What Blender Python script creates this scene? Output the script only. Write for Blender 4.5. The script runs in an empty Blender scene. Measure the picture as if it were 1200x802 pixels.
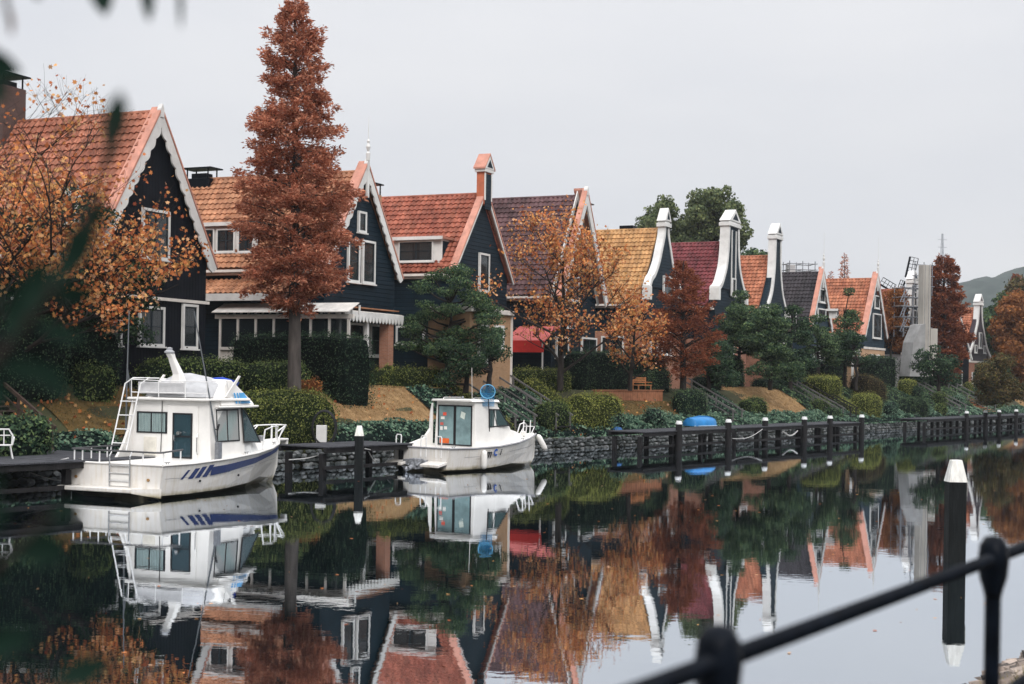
import bpy, math, random
import numpy as np
from mathutils import Vector, Matrix
random.seed(7); RNG = np.random.default_rng(7)
S = bpy.context.scene; COL = S.collection
R = math.radians; PI = math.pi
# ---------------------------------------------------------------- survey of the place
F = 1667.0; EYE = 4.1; ROLL = .0155; HOR = 41.0
DX, DY = .5758, .8176            # direction of the canal bank
BANK = 39.33; BANG = math.atan2(DY, DX)
def uw(px, py):
    dx, dy = px-600., py-401.
    return dx+ROLL*dy, dy-ROLL*dx
def P(px, py, D):
    u, w = uw(px, py); return Vector((u/F*D, D, EYE-(w-HOR)/F*D))
def bankD(px, py, s):
    k = uw(px, py)[0]/F; return (BANK+s)/(DX-DY*k)
def OB(px, py, s): return P(px, py, bankD(px, py, s))
def bk(t, s, z=0): return Vector((t*DX-(BANK+s)*DY, t*DY+(BANK+s)*DX, z))
def ts(p): return p.x*DX+p.y*DY, -p.x*DY+p.y*DX-BANK
def ter(s):
    if s < 4.75: return -1.5
    pts = [(4.75, .68), (5.3, .84), (6.4, 1.6), (9.2, 3.35), (12, 3.4), (1e5, 3.4)]
    for (a, b), (c, e) in zip(pts, pts[1:]):
        if s <= c: return b+(e-b)*(s-a)/(c-a)
    return 3.4
# ---------------------------------------------------------------- materials
MATS = {}
def mat(name, col, rough=.6, var=.12, scale=3., col2=None, bump=0., bscale=30., metal=0., spec=.18, island=None, trans=0., stretch=None, wave=None, coat=0.):
    """procedural principled material: large and fine noise variation, optional bump, optional per-leaf colours"""
    if name in MATS: return MATS[name]
    m = bpy.data.materials.new(name); m.use_nodes = True; N = m.node_tree.nodes; L = m.node_tree.links
    b = N['Principled BSDF']; b.inputs['Roughness'].default_value = rough; b.inputs['Metallic'].default_value = metal
    b.inputs['Specular IOR Level'].default_value = spec
    if coat: b.inputs['Coat Weight'].default_value = coat; b.inputs['Coat Roughness'].default_value = .1
    tc = N.new('ShaderNodeTexCoord'); mp = N.new('ShaderNodeMapping'); L.new(tc.outputs['Object'], mp.inputs['Vector'])
    if stretch: mp.inputs['Scale'].default_value = stretch
    n1 = N.new('ShaderNodeTexNoise'); n1.inputs['Scale'].default_value = scale; n1.inputs['Detail'].default_value = 6; n1.inputs['Roughness'].default_value = .62
    L.new(mp.outputs[0], n1.inputs['Vector'])
    r = N.new('ShaderNodeValToRGB'); r.color_ramp.elements[0].position = .3; r.color_ramp.elements[1].position = .7
    c = col; d = col2 if col2 else tuple(min(1, x*(1+var*1.5)) for x in c)
    r.color_ramp.elements[0].color = (*[x*(1-var) for x in c], 1); r.color_ramp.elements[1].color = (*d, 1)
    L.new(n1.outputs['Fac'], r.inputs['Fac']); out = r.outputs['Color']
    if island:
        g = N.new('ShaderNodeNewGeometry'); r2 = N.new('ShaderNodeValToRGB'); r2.color_ramp.interpolation = 'LINEAR'
        while len(r2.color_ramp.elements) < len(island): r2.color_ramp.elements.new(.5)
        for i, e in enumerate(island):
            r2.color_ramp.elements[i].position = i/(len(island)-1); r2.color_ramp.elements[i].color = (*e, 1)
        L.new(g.outputs['Random Per Island'], r2.inputs['Fac'])
        mx = N.new('ShaderNodeMix'); mx.data_type = 'RGBA'; mx.blend_type = 'MULTIPLY'; mx.inputs['Factor'].default_value = 1.
        r.color_ramp.elements[0].color = (.62, .62, .62, 1); r.color_ramp.elements[1].color = (1.3, 1.3, 1.25, 1)
        L.new(r2.outputs[0], mx.inputs[6]); L.new(out, mx.inputs[7]); out = mx.outputs[2]
    if wave:   # dark seams: (axis, scale, depth)
        ax, sc, dep = wave
        sx = N.new('ShaderNodeSeparateXYZ'); L.new(tc.outputs['Object'], sx.inputs[0])
        q = N.new('ShaderNodeMath'); q.operation = 'MULTIPLY'; q.inputs[1].default_value = sc; L.new(sx.outputs[ax], q.inputs[0])
        fr = N.new('ShaderNodeMath'); fr.operation = 'FRACT'; L.new(q.outputs[0], fr.inputs[0])
        rr = N.new('ShaderNodeValToRGB'); rr.color_ramp.elements[0].color = (1-dep,)*3+(1,); rr.color_ramp.elements[1].color = (1, 1, 1, 1)
        rr.color_ramp.elements[0].position = .03; rr.color_ramp.elements[1].position = .16; L.new(fr.outputs[0], rr.inputs[0])
        mx = N.new('ShaderNodeMix'); mx.data_type = 'RGBA'; mx.blend_type = 'MULTIPLY'; mx.inputs['Factor'].default_value = 1.
        L.new(out, mx.inputs[6]); L.new(rr.outputs[0], mx.inputs[7]); out = mx.outputs[2]
        bw = N.new('ShaderNodeBump'); bw.inputs['Strength'].default_value = .8; bw.inputs['Distance'].default_value = .04; L.new(rr.outputs[0], bw.inputs['Height']); L.new(bw.outputs[0], b.inputs['Normal'])
    L.new(out, b.inputs['Base Color'])
    if bump:
        n2 = N.new('ShaderNodeTexNoise'); n2.inputs['Scale'].default_value = bscale; n2.inputs['Detail'].default_value = 5
        L.new(mp.outputs[0], n2.inputs['Vector']); bp = N.new('ShaderNodeBump'); bp.inputs['Strength'].default_value = bump; bp.inputs['Distance'].default_value = .03
        L.new(n2.outputs['Fac'], bp.inputs['Height']); L.new(bp.outputs[0], b.inputs['Normal'])
    if trans:
        t = N.new('ShaderNodeBsdfTranslucent'); ms = N.new('ShaderNodeMixShader'); ms.inputs[0].default_value = trans
        L.new(out, t.inputs['Color']); L.new(b.outputs[0], ms.inputs[1]); L.new(t.outputs[0], ms.inputs[2]); L.new(ms.outputs[0], N['Material Output'].inputs['Surface'])
    MATS[name] = m; return m
def brick(name, c1, c2, mortar, sc=1.):
    if name in MATS: return MATS[name]
    m = bpy.data.materials.new(name); m.use_nodes = True; N = m.node_tree.nodes; L = m.node_tree.links; b = N['Principled BSDF']
    b.inputs['Roughness'].default_value = .85
    tc = N.new('ShaderNodeTexCoord'); sx = N.new('ShaderNodeSeparateXYZ'); L.new(tc.outputs['Object'], sx.inputs[0])
    ad = N.new('ShaderNodeMath'); L.new(sx.outputs[0], ad.inputs[0]); L.new(sx.outputs[1], ad.inputs[1])
    cb = N.new('ShaderNodeCombineXYZ'); L.new(ad.outputs[0], cb.inputs[0]); L.new(sx.outputs[2], cb.inputs[1])
    t = N.new('ShaderNodeTexBrick'); t.inputs['Scale'].default_value = 1; t.inputs['Brick Width'].default_value = .23*sc; t.inputs['Row Height'].default_value = .075*sc
    t.inputs['Mortar Size'].default_value = .008; t.inputs['Color1'].default_value = (*c1, 1); t.inputs['Color2'].default_value = (*c2, 1); t.inputs['Mortar'].default_value = (*mortar, 1)
    L.new(cb.outputs[0], t.inputs['Vector'])
    n = N.new('ShaderNodeTexNoise'); n.inputs['Scale'].default_value = 2.; n.inputs['Detail'].default_value = 6; L.new(tc.outputs['Object'], n.inputs['Vector'])
    r = N.new('ShaderNodeValToRGB'); r.color_ramp.elements[0].color = (.7, .7, .7, 1); r.color_ramp.elements[1].color = (1.2, 1.2, 1.2, 1); L.new(n.outputs['Fac'], r.inputs[0])
    mx = N.new('ShaderNodeMix'); mx.data_type = 'RGBA'; mx.blend_type = 'MULTIPLY'; mx.inputs['Factor'].default_value = 1.
    L.new(t.outputs[0], mx.inputs[6]); L.new(r.outputs[0], mx.inputs[7]); L.new(mx.outputs[2], b.inputs['Base Color'])
    MATS[name] = m; return m
def glassmat(name, tint, alpha=.5, rough=.03):
    if name in MATS: return MATS[name]
    m = bpy.data.materials.new(name); m.use_nodes = True; N = m.node_tree.nodes; L = m.node_tree.links; b = N['Principled BSDF']
    b.inputs['Base Color'].default_value = (*tint, 1); b.inputs['Roughness'].default_value = rough; b.inputs['IOR'].default_value = 1.6
    t = N.new('ShaderNodeBsdfTransparent'); ms = N.new('ShaderNodeMixShader'); ms.inputs[0].default_value = alpha
    L.new(t.outputs[0], ms.inputs[1]); L.new(b.outputs[0], ms.inputs[2]); L.new(ms.outputs[0], N['Material Output'].inputs['Surface'])
    MATS[name] = m; return m
WHITE = mat('white_paint', (.60, .595, .58), .6, .12, 1.1, col2=(.74, .735, .72), bump=.15, bscale=9)
CREAM = mat('aged_white_paint', (.66, .62, .58), .6, .12, 2.)
NAVY = mat('navy_boards', (.0055, .015, .024), .6, .25, 1.2, wave=(2, 4.2, .5), spec=.12)
TEAL = mat('slate_boards', (.020, .038, .055), .6, .25, 1.2, wave=(2, 4.2, .5), spec=.15)
BLACKW = mat('black_boards', (.0035, .0050, .0085), .6, .3, 1.2, wave=(0, 4.5, .4), spec=.10)
BRICK = brick('red_brick', (.30, .12, .07), (.40, .17, .10), (.30, .22, .18))
OCHRE = brick('ochre_brick', (.34, .19, .09), (.42, .25, .13), (.33, .24, .17))
DARKBR = brick('dark_brick', (.06, .03, .026), (.09, .045, .035), (.07, .05, .045))
GLASS = glassmat('window_glass', (.018, .026, .03), .62)
CURT = mat('net_curtain', (.62, .62, .62), .9, .2, 6., stretch=(9, 9, .6))
CURTG = mat('pale_green_curtain', (.55, .68, .66), .9, .2, 4., stretch=(9, 9, .6))
DARKIN = mat('dark_window', (.012, .016, .02), .4)
FRAMEB = mat('dark_sash', (.02, .028, .035), .4)
METAL = mat('dull_steel', (.25, .26, .28), .35, .2, 8, metal=.8)
BLACKM = mat('black_metal', (.0025, .004, .007), .33, .5, 14, spec=.06, bump=.15, bscale=40)
WOODD = mat('dark_dock_timber', (.014, .0135, .0145), .8, .45, 3., bump=.5, bscale=14, stretch=(1, 1, .25), spec=.15)
DECKM = mat('weathered_deck', (.048, .05, .058), .8, .35, 4., bump=.4, bscale=20)
BARK = mat('grey_bark', (.06, .052, .048), .9, .4, 5., bump=1., bscale=18, stretch=(1, 1, .2))
BARKD = mat('dark_bark', (.022, .018, .016), .9, .4, 5., bump=.8, bscale=16, stretch=(1, 1, .3))
TWIGG = mat('pale_twig', (.12, .11, .095), .9, .3, 5.)
# ---------------------------------------------------------------- objects
def props(o, label=None, cat=None, group=None, kind=None):
    if label: o['label'] = label
    if cat: o['category'] = cat
    if group: o['group'] = group
    if kind: o['kind'] = kind
    return o
def thing(name, label, cat, loc=(0, 0, 0), rz=0, group=None):
    o = bpy.data.objects.new(name, None); o.empty_display_size = .3; COL.objects.link(o); o.location = loc; o.rotation_euler = (0, 0, rz)
    return props(o, label, cat, group)
def mesh_obj(name, V, Fc, mats, parent=None, midx=None, smooth=False, loc=None, rz=0):
    me = bpy.data.meshes.new(name); me.from_pydata(V if isinstance(V, list) else V.tolist(), [], Fc if isinstance(Fc, list) else Fc.tolist())
    for m in (mats if isinstance(mats, (list, tuple)) else [mats]): me.materials.append(m)
    if midx is not None: me.polygons.foreach_set('material_index', np.asarray(midx, dtype=np.int32))
    if smooth: me.polygons.foreach_set('use_smooth', np.ones(len(me.polygons), dtype=bool))
    me.update(); o = bpy.data.objects.new(name, me); COL.objects.link(o)
    if parent: o.parent = parent
    if loc is not None: o.location = loc; o.rotation_euler = (0, 0, rz)
    return o
class MB:
    def __init__(s): s.v = []; s.f = []; s.m = []
    def add(s, V, Fc, mi=0):
        n = len(s.v); s.v += [tuple(p) for p in V]; s.f += [tuple(i+n for i in f) for f in Fc]; s.m += [mi]*len(Fc); return s
    def box(s, x0, x1, y0, y1, z0, z1, mi=0, M=None):
        V = [(x, y, z) for z in (z0, z1) for y in (y0, y1) for x in (x0, x1)]
        if M: V = [M @ Vector(p) for p in V]
        return s.add(V, [(0, 2, 3, 1), (4, 5, 7, 6), (0, 1, 5, 4), (2, 6, 7, 3), (0, 4, 6, 2), (1, 3, 7, 5)], mi)
    def prism(s, pts, y0, y1, mi=0, axis='y'):
        """pts: outline in the (x,z) plane, extruded along y (or given axis)"""
        n = len(pts)
        f = {'y': lambda a, b, c: (a, c, b), 'x': lambda a, b, c: (c, a, b), 'z': lambda a, b, c: (a, b, c)}[axis]
        V = [f(a, b, y0) for a, b in pts]+[f(a, b, y1) for a, b in pts]
        return s.add(V, [tuple(range(n)), tuple(range(2*n-1, n-1, -1))]+[(i, i+n, (i+1) % n+n, (i+1) % n) for i in range(n)], mi)
    def strip(s, A, B, y0, y1, mi=0):
        """band between two polylines in the xz plane, thickness along y, quad by quad (safe for curved outlines)"""
        n = len(A); V = []
        for y in (y0, y1):
            V += [(a[0], y, a[1]) for a in A]+[(b[0], y, b[1]) for b in B]
        Fc = []
        for i in range(n-1):
            Fc += [(i, i+1, n+i+1, n+i), (2*n+i, 3*n+i, 3*n+i+1, 2*n+i+1), (i, 2*n+i, 2*n+i+1, i+1), (n+i, n+i+1, 3*n+i+1, 3*n+i)]
        Fc += [(0, n, 3*n, 2*n), (n-1, 3*n-1, 4*n-1, 2*n-1)]
        return s.add(V, Fc, mi)
    def beam(s, a, b, w, h=None, mi=0):
        a = Vector(a); b = Vector(b); h = h or w; d = (b-a); L = d.length
        if L < 1e-6: return s
        q = d.to_track_quat('Z', 'Y').to_matrix().to_4x4(); q.translation = a
        if abs(d.normalized().z) < .95:
            z = d.normalized(); x = Vector((0, 0, 1)).cross(z).normalized(); y = z.cross(x)
            q = Matrix((x, y, z)).transposed().to_4x4(); q.translation = a
        return s.box(-w/2, w/2, -h/2, h/2, 0, L, mi, q)
    def tube(s, pts, r, n=8, mi=0, cap=True):
        pts = [Vector(p) for p in pts]; rs = r if isinstance(r, (list, tuple)) else [r]*len(pts); base = len(s.v); prev = None
        for i, p in enumerate(pts):
            d = (pts[min(i+1, len(pts)-1)]-pts[max(i-1, 0)])
            d = d.normalized() if d.length > 1e-9 else Vector((0, 0, 1))
            if prev is None: x = d.orthogonal().normalized()
            else:
                x = prev-d*prev.dot(d); x = x.normalized() if x.length > 1e-6 else d.orthogonal().normalized()
            prev = x; y = d.cross(x)
            for k in range(n):
                a = 2*PI*k/n; s.v.append(tuple(p+(x*math.cos(a)+y*math.sin(a))*rs[i]))
        for i in range(len(pts)-1):
            for k in range(n):
                a = base+i*n+k; b = base+i*n+(k+1) % n; s.f.append((a, b, b+n, a+n)); s.m.append(mi)
        if cap:
            s.f.append(tuple(base+k for k in range(n))[::-1]); s.m.append(mi); e = base+(len(pts)-1)*n; s.f.append(tuple(e+k for k in range(n))); s.m.append(mi)
        return s
    def lathe(s, prof, c=(0, 0, 0), n=16, mi=0):
        base = len(s.v)
        for r, z in prof:
            for k in range(n):
                a = 2*PI*k/n; s.v.append((c[0]+r*math.cos(a), c[1]+r*math.sin(a), c[2]+z))
        for i in range(len(prof)-1):
            for k in range(n):
                a = base+i*n+k; b = base+i*n+(k+1) % n; s.f.append((a, b, b+n, a+n)); s.m.append(mi)
        s.f.append(tuple(base+k for k in range(n))[::-1]); s.m.append(mi); e = base+(len(prof)-1)*n; s.f.append(tuple(e+k for k in range(n))); s.m.append(mi)
        return s
    def loft(s, secs, mi=0, close=False, caps=True):
        n = len(secs[0]); base = len(s.v)
        for q in secs: s.v += [tuple(p) for p in q]
        for i in range(len(secs)-1):
            for k in range(n if close else n-1):
                a = base+i*n+k; b = base+i*n+(k+1) % n; s.f.append((a, b, b+n, a+n)); s.m.append(mi)
        if caps:
            s.f.append(tuple(base+k for k in range(n))[::-1]); s.m.append(mi); e = base+(len(secs)-1)*n; s.f.append(tuple(e+k for k in range(n))); s.m.append(mi)
        return s
    def build(s, name, mats, parent=None, smooth=False, bevel=0, loc=None, rz=0):
        o = mesh_obj(name, s.v, s.f, mats, parent, s.m, smooth, loc, rz)
        if bevel:
            b = o.modifiers.new('bevel', 'BEVEL'); b.width = bevel; b.segments = 2; b.limit_method = 'ANGLE'; b.angle_limit = R(35)
        return o
# ---------------------------------------------------------------- foliage
def cards(Pn, Nn, w, l, tilt=.6, rng=RNG):
    """one quad per point, its normal near Nn"""
    n = len(Pn); Nn = Nn+rng.normal(0, tilt, (n, 3)); Nn /= np.linalg.norm(Nn, axis=1)[:, None]+1e-9
    a = rng.normal(0, 1, (n, 3)); a -= Nn*(a*Nn).sum(1)[:, None]; a /= np.linalg.norm(a, axis=1)[:, None]+1e-9
    b = np.cross(Nn, a); sc = rng.uniform(.6, 1.35, n)[:, None]
    a = a*sc*l/2; b = b*sc*w/2
    V = np.stack([Pn-a, Pn+b*1.0, Pn+a, Pn-b*1.0], 1).reshape(-1, 3)
    return V, np.arange(4*n).reshape(-1, 4)
def dcards(Pn, Dn, w, l, spread=.35, rng=RNG):
    """needle sprays: long cards that follow direction Dn"""
    n = len(Pn); a = Dn+rng.normal(0, spread, (n, 3)); a /= np.linalg.norm(a, axis=1)[:, None]+1e-9
    q = rng.normal(0, 1, (n, 3)); b = np.cross(a, q); b /= np.linalg.norm(b, axis=1)[:, None]+1e-9
    sc = rng.uniform(.6, 1.3, n)[:, None]; a = a*l*sc; b = b*w*sc/2
    V = np.stack([Pn, Pn+a*.5+b, Pn+a, Pn+a*.5-b], 1).reshape(-1, 3)
    return V, np.arange(4*n).reshape(-1, 4)
LOBE = [(0, -.5), (.16, -.22), (.46, -.3), (.3, 0), (.5, .22), (.2, .2), (0, .55), (-.2, .2), (-.5, .22), (-.3, 0), (-.46, -.3), (-.16, -.22)]
def lobed(Pn, size, rng=RNG):
    n = len(Pn); N_ = rng.normal(0, 1, (n, 3)); N_[:, 1] -= .6; N_ /= np.linalg.norm(N_, axis=1)[:, None]
    a = rng.normal(0, 1, (n, 3)); a -= N_*(a*N_).sum(1)[:, None]; a /= np.linalg.norm(a, axis=1)[:, None]; b = np.cross(N_, a)
    sc = size*rng.uniform(.55, 1.25, n)
    V = np.stack([Pn+(a*x+b*y)*sc[:, None]+N_*(abs(x)*.25*sc)[:, None] for x, y in LOBE], 1).reshape(-1, 3)
    return V, np.arange(len(LOBE)*n).reshape(-1, len(LOBE))
def merge(parts):
    V = []; Fc = []; M = []; n = 0
    for v, f, m in parts:
        v = np.asarray(v, float).reshape(-1, 3); V.append(v)
        if isinstance(f, np.ndarray): Fc += (f+n).tolist()
        else: Fc += [tuple(i+n for i in q) for q in f]
        M += [m]*len(f); n += len(v)
    return np.concatenate(V), Fc, M
def superell(dirs, h, p):
    q = np.abs(dirs/np.array(h))+1e-9; r = (q**p).sum(1)**(-1./p); pt = dirs*r[:, None]
    g = np.sign(pt)*(np.abs(pt/np.array(h))**(p-1))/np.array(h); g /= np.linalg.norm(g, axis=1)[:, None]+1e-9
    return pt, g
def lump(pt, amp, f=1.3, ph=0):
    return 1+amp*(np.sin(pt[:, 0]*f+ph)*np.cos(pt[:, 1]*f*1.3+1+ph)+.6*np.sin(pt[:, 2]*f*1.9+pt[:, 0]*f*2.3+2+ph))
def blob_arrays(h, p=4, dens=110, leaf=.09, amp=.03, ph=0., core=.95, lowcut=True, tilt=.6, shear=0., fly=.075):
    hx, hy, hz = h
    areas = np.array([hy*hz, hy*hz, hx*hz, hx*hz, hx*hy, 0 if lowcut else hx*hy])*4
    n = int(areas.sum()*dens); fc = RNG.choice(6, n, p=areas/areas.sum()); q = RNG.uniform(-1, 1, (n, 3))
    for i, (ax, sg) in enumerate([(0, -1), (0, 1), (1, -1), (1, 1), (2, 1), (2, -1)]): q[fc == i, ax] = sg
    d = q*np.array(h); pt, g = superell(d, h, p); pt *= lump(pt, amp, ph=ph)[:, None]
    pt += g*(RNG.exponential(fly, n)[:, None]-.02)
    # core: cube sphere
    k = 8; u = np.linspace(-1, 1, k+1); V = []; Fc = []
    for ax in range(3):
        for sg in (-1, 1):
            b0 = len(V)
            for a in u:
                for b in u:
                    c = [0, 0, 0]; c[ax] = sg; c[(ax+1) % 3] = a; c[(ax+2) % 3] = b; V.append(c)
            for i in range(k):
                for j in range(k):
                    f = (b0+i*(k+1)+j, b0+(i+1)*(k+1)+j, b0+(i+1)*(k+1)+j+1, b0+i*(k+1)+j+1); Fc.append(f if sg > 0 else f[::-1])
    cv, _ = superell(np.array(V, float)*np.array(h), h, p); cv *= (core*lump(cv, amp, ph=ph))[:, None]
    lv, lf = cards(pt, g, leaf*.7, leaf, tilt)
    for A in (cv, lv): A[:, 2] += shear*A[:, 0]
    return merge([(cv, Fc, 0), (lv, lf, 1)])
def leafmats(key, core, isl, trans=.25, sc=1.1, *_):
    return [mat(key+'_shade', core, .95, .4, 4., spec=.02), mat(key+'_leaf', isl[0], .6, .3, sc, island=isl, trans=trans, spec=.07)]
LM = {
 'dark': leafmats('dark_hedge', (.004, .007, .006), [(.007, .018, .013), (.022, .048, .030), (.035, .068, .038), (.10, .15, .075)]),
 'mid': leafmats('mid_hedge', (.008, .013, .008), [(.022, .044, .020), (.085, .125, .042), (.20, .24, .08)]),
 'lime': leafmats('lime_hedge', (.02, .026, .009), [(.07, .09, .022), (.20, .22, .05), (.36, .36, .11)]),  # yellow green foliage, the palest of the hedge colour sets
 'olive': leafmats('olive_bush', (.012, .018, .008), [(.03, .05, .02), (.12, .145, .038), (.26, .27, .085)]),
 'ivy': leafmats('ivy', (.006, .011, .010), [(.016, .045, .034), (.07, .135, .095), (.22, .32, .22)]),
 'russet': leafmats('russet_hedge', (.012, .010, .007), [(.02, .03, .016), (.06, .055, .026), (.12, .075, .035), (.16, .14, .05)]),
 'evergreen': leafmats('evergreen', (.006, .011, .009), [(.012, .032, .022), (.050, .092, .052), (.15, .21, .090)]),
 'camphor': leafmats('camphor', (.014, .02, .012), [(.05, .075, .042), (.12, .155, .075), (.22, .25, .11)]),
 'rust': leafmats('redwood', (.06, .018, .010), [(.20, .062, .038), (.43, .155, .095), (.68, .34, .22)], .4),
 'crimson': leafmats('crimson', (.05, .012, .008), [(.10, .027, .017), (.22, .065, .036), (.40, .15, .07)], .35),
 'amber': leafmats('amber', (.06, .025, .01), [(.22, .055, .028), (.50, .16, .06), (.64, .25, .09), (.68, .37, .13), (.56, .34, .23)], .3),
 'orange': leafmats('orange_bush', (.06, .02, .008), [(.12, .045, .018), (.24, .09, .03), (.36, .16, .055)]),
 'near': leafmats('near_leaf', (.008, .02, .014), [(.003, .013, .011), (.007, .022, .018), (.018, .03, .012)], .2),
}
# ================================================================ camera, light, sky
cam = bpy.data.cameras.new('camera'); co = bpy.data.objects.new('camera', cam); COL.objects.link(co); S.camera = co
cam.lens = 50; cam.sensor_width = 36; cam.shift_y = HOR/1200; cam.clip_start = .1; cam.clip_end = 6000
co.matrix_world = Matrix.Translation((0, 0, EYE)) @ Matrix.Rotation(PI/2, 4, 'X') @ Matrix.Rotation(ROLL, 4, 'Z')
cam.dof.use_dof = True; cam.dof.focus_distance = 62; cam.dof.aperture_fstop = 2.6
w = bpy.data.worlds.new('World'); S.world = w; w.use_nodes = True; N = w.node_tree.nodes; L = w.node_tree.links
sky = N.new('ShaderNodeTexSky'); sky.sky_type = 'NISHITA'; sky.sun_disc = False; sky.sun_elevation = R(38); sky.sun_rotation = R(168)
bgs = N['Background']; bgs.inputs['Strength'].default_value = .1
tc = N.new('ShaderNodeTexCoord'); sp = N.new('ShaderNodeSeparateXYZ'); L.new(tc.outputs['Generated'], sp.inputs[0])
gr = N.new('ShaderNodeValToRGB'); L.new(sp.outputs[2], gr.inputs[0])   # an overcast sky is brightest overhead
E = gr.color_ramp.elements; E[0].position = 0.; E[0].color = (.60, .605, .625, 1); E[1].position = .9; E[1].color = (2.2, 2.2, 2.2, 1)
e = gr.color_ramp.elements.new(.12); e.color = (.625, .63, .65, 1)
e = gr.color_ramp.elements.new(.3); e.color = (.72, .725, .745, 1)
mp = N.new('ShaderNodeMapping'); mp.inputs['Scale'].default_value = (1, 1, 3.2); L.new(tc.outputs['Generated'], mp.inputs[0])
nz = N.new('ShaderNodeTexNoise'); nz.inputs['Scale'].default_value = 2.2; nz.inputs['Detail'].default_value = 4; L.new(mp.outputs[0], nz.inputs[0])
cr = N.new('ShaderNodeValToRGB'); cr.color_ramp.elements[0].position = .3; cr.color_ramp.elements[1].position = .72
cr.color_ramp.elements[0].color = (.90, .915, .945, 1); cr.color_ramp.elements[1].color = (1.07, 1.06, 1.05, 1); L.new(nz.outputs['Fac'], cr.inputs[0])
mu = N.new('ShaderNodeMix'); mu.data_type = 'RGBA'; mu.blend_type = 'MULTIPLY'; mu.inputs['Factor'].default_value = 1
L.new(gr.outputs[0], mu.inputs[6]); L.new(cr.outputs[0], mu.inputs[7])
sc = N.new('ShaderNodeVectorMath'); sc.operation = 'SCALE'; sc.inputs['Scale'].default_value = 10.; L.new(mu.outputs[2], sc.inputs[0])
mx = N.new('ShaderNodeMix'); mx.data_type = 'RGBA'; mx.inputs['Factor'].default_value = .96   # cloud cover over the clear sky
L.new(sky.outputs[0], mx.inputs[6]); L.new(sc.outputs[0], mx.inputs[7]); L.new(mx.outputs[2], bgs.inputs['Color'])
sl = bpy.data.lights.new('sun', 'SUN'); sl.energy = 1.5; sl.angle = R(24); sl.color = (1, .95, .9)
so = bpy.data.objects.new('sun', sl); COL.objects.link(so)
sd = Vector((math.sin(R(168))*math.cos(R(38)), math.cos(R(168))*math.cos(R(38)), math.sin(R(38))))
so.rotation_euler = sd.to_track_quat('Z', 'Y').to_euler()
S.view_settings.view_transform = 'Standard'; S.view_settings.look = 'None'; S.view_settings.exposure = .26; S.view_settings.gamma = 1
S.render.engine = 'CYCLES'; S.cycles.max_bounces = 6; S.cycles.transparent_max_bounces = 12; S.cycles.transmission_bounces = 4
S.cycles.caustics_reflective = False; S.cycles.caustics_refractive = False
# ================================================================ water
m = bpy.data.materials.new('canal_water'); m.use_nodes = True; N = m.node_tree.nodes; L = m.node_tree.links; b = N['Principled BSDF']
b.inputs['Base Color'].default_value = (.004, .010, .012, 1); b.inputs['Roughness'].default_value = .012; b.inputs['IOR'].default_value = 1.33
b.inputs['Specular IOR Level'].default_value = .5
tc = N.new('ShaderNodeTexCoord'); a1 = None
for i, (scl, sx, sy, st) in enumerate([(.45, 1, 1.7, .0016), (2.1, 1, 1.9, .0006), (7., 1, 1.6, .00016)]):
    mp = N.new('ShaderNodeMapping'); mp.inputs['Scale'].default_value = (sx, sy, 1); mp.inputs['Rotation'].default_value = (0, 0, .2+i*.5); L.new(tc.outputs['Object'], mp.inputs[0])
    n = N.new('ShaderNodeTexNoise'); n.inputs['Scale'].default_value = scl; n.inputs['Detail'].default_value = 2; L.new(mp.outputs[0], n.inputs['Vector'])
    q = N.new('ShaderNodeMath'); q.operation = 'MULTIPLY'; q.inputs[1].default_value = st*10; L.new(n.outputs['Fac'], q.inputs[0])
    if a1 is None: a1 = q.outputs[0]
    else:
        ad = N.new('ShaderNodeMath'); L.new(a1, ad.inputs[0]); L.new(q.outputs[0], ad.inputs[1]); a1 = ad.outputs[0]
bp = N.new('ShaderNodeBump'); bp.inputs['Strength'].default_value = 1.; bp.inputs['Distance'].default_value = .10
L.new(a1, bp.inputs['Height']); L.new(bp.outputs[0], b.inputs['Normal'])
gl = N.new('ShaderNodeBsdfGlossy'); gl.inputs['Roughness'].default_value = .008; gl.inputs['Color'].default_value = (.88, .93, .99, 1); L.new(bp.outputs[0], gl.inputs['Normal'])
fn = N.new('ShaderNodeFresnel'); fn.inputs['IOR'].default_value = 1.45; L.new(bp.outputs[0], fn.inputs['Normal'])
mr = N.new('ShaderNodeMapRange'); mr.inputs['To Min'].default_value = .50; mr.inputs['To Max'].default_value = .96; L.new(fn.outputs[0], mr.inputs['Value'])
ms = N.new('ShaderNodeMixShader'); L.new(mr.outputs[0], ms.inputs[0]); L.new(b.outputs[0], ms.inputs[1]); L.new(gl.outputs[0], ms.inputs[2]); L.new(ms.outputs[0], N['Material Output'].inputs['Surface'])
props(mesh_obj('water', [(-400, -60, 0), (900, -60, 0), (900, 1200, 0), (-400, 1200, 0)], [(0, 1, 2, 3)], m), kind='structure')
# ================================================================ ground
SOIL = mat('bank_soil', (.035, .032, .022), .95, .4, .8, col2=(.06, .065, .03), bump=.6, bscale=8)
tv = list(range(-120, 700, 6)); svs = [4.75, 4.8, 5.3, 5.8, 6.4, 7.1, 8, 9.2, 12, 20, 60, 200, 1000]
V = []; Fc = []
for t in tv:
    V.append(tuple(bk(t, 4.75, -1.5)))
    for s_ in svs[1:]: V.append(tuple(bk(t, s_, ter(s_)+(.06*math.sin(t*.7+s_*2) if 5 < s_ < 12 else 0))))
n = len(svs)
for i in range(len(tv)-1):
    for j in range(n-1): a = i*n+j; Fc.append((a, a+n, a+n+1, a+1))
props(mesh_obj('ground', V, Fc, SOIL, smooth=False), kind='structure')
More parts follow.
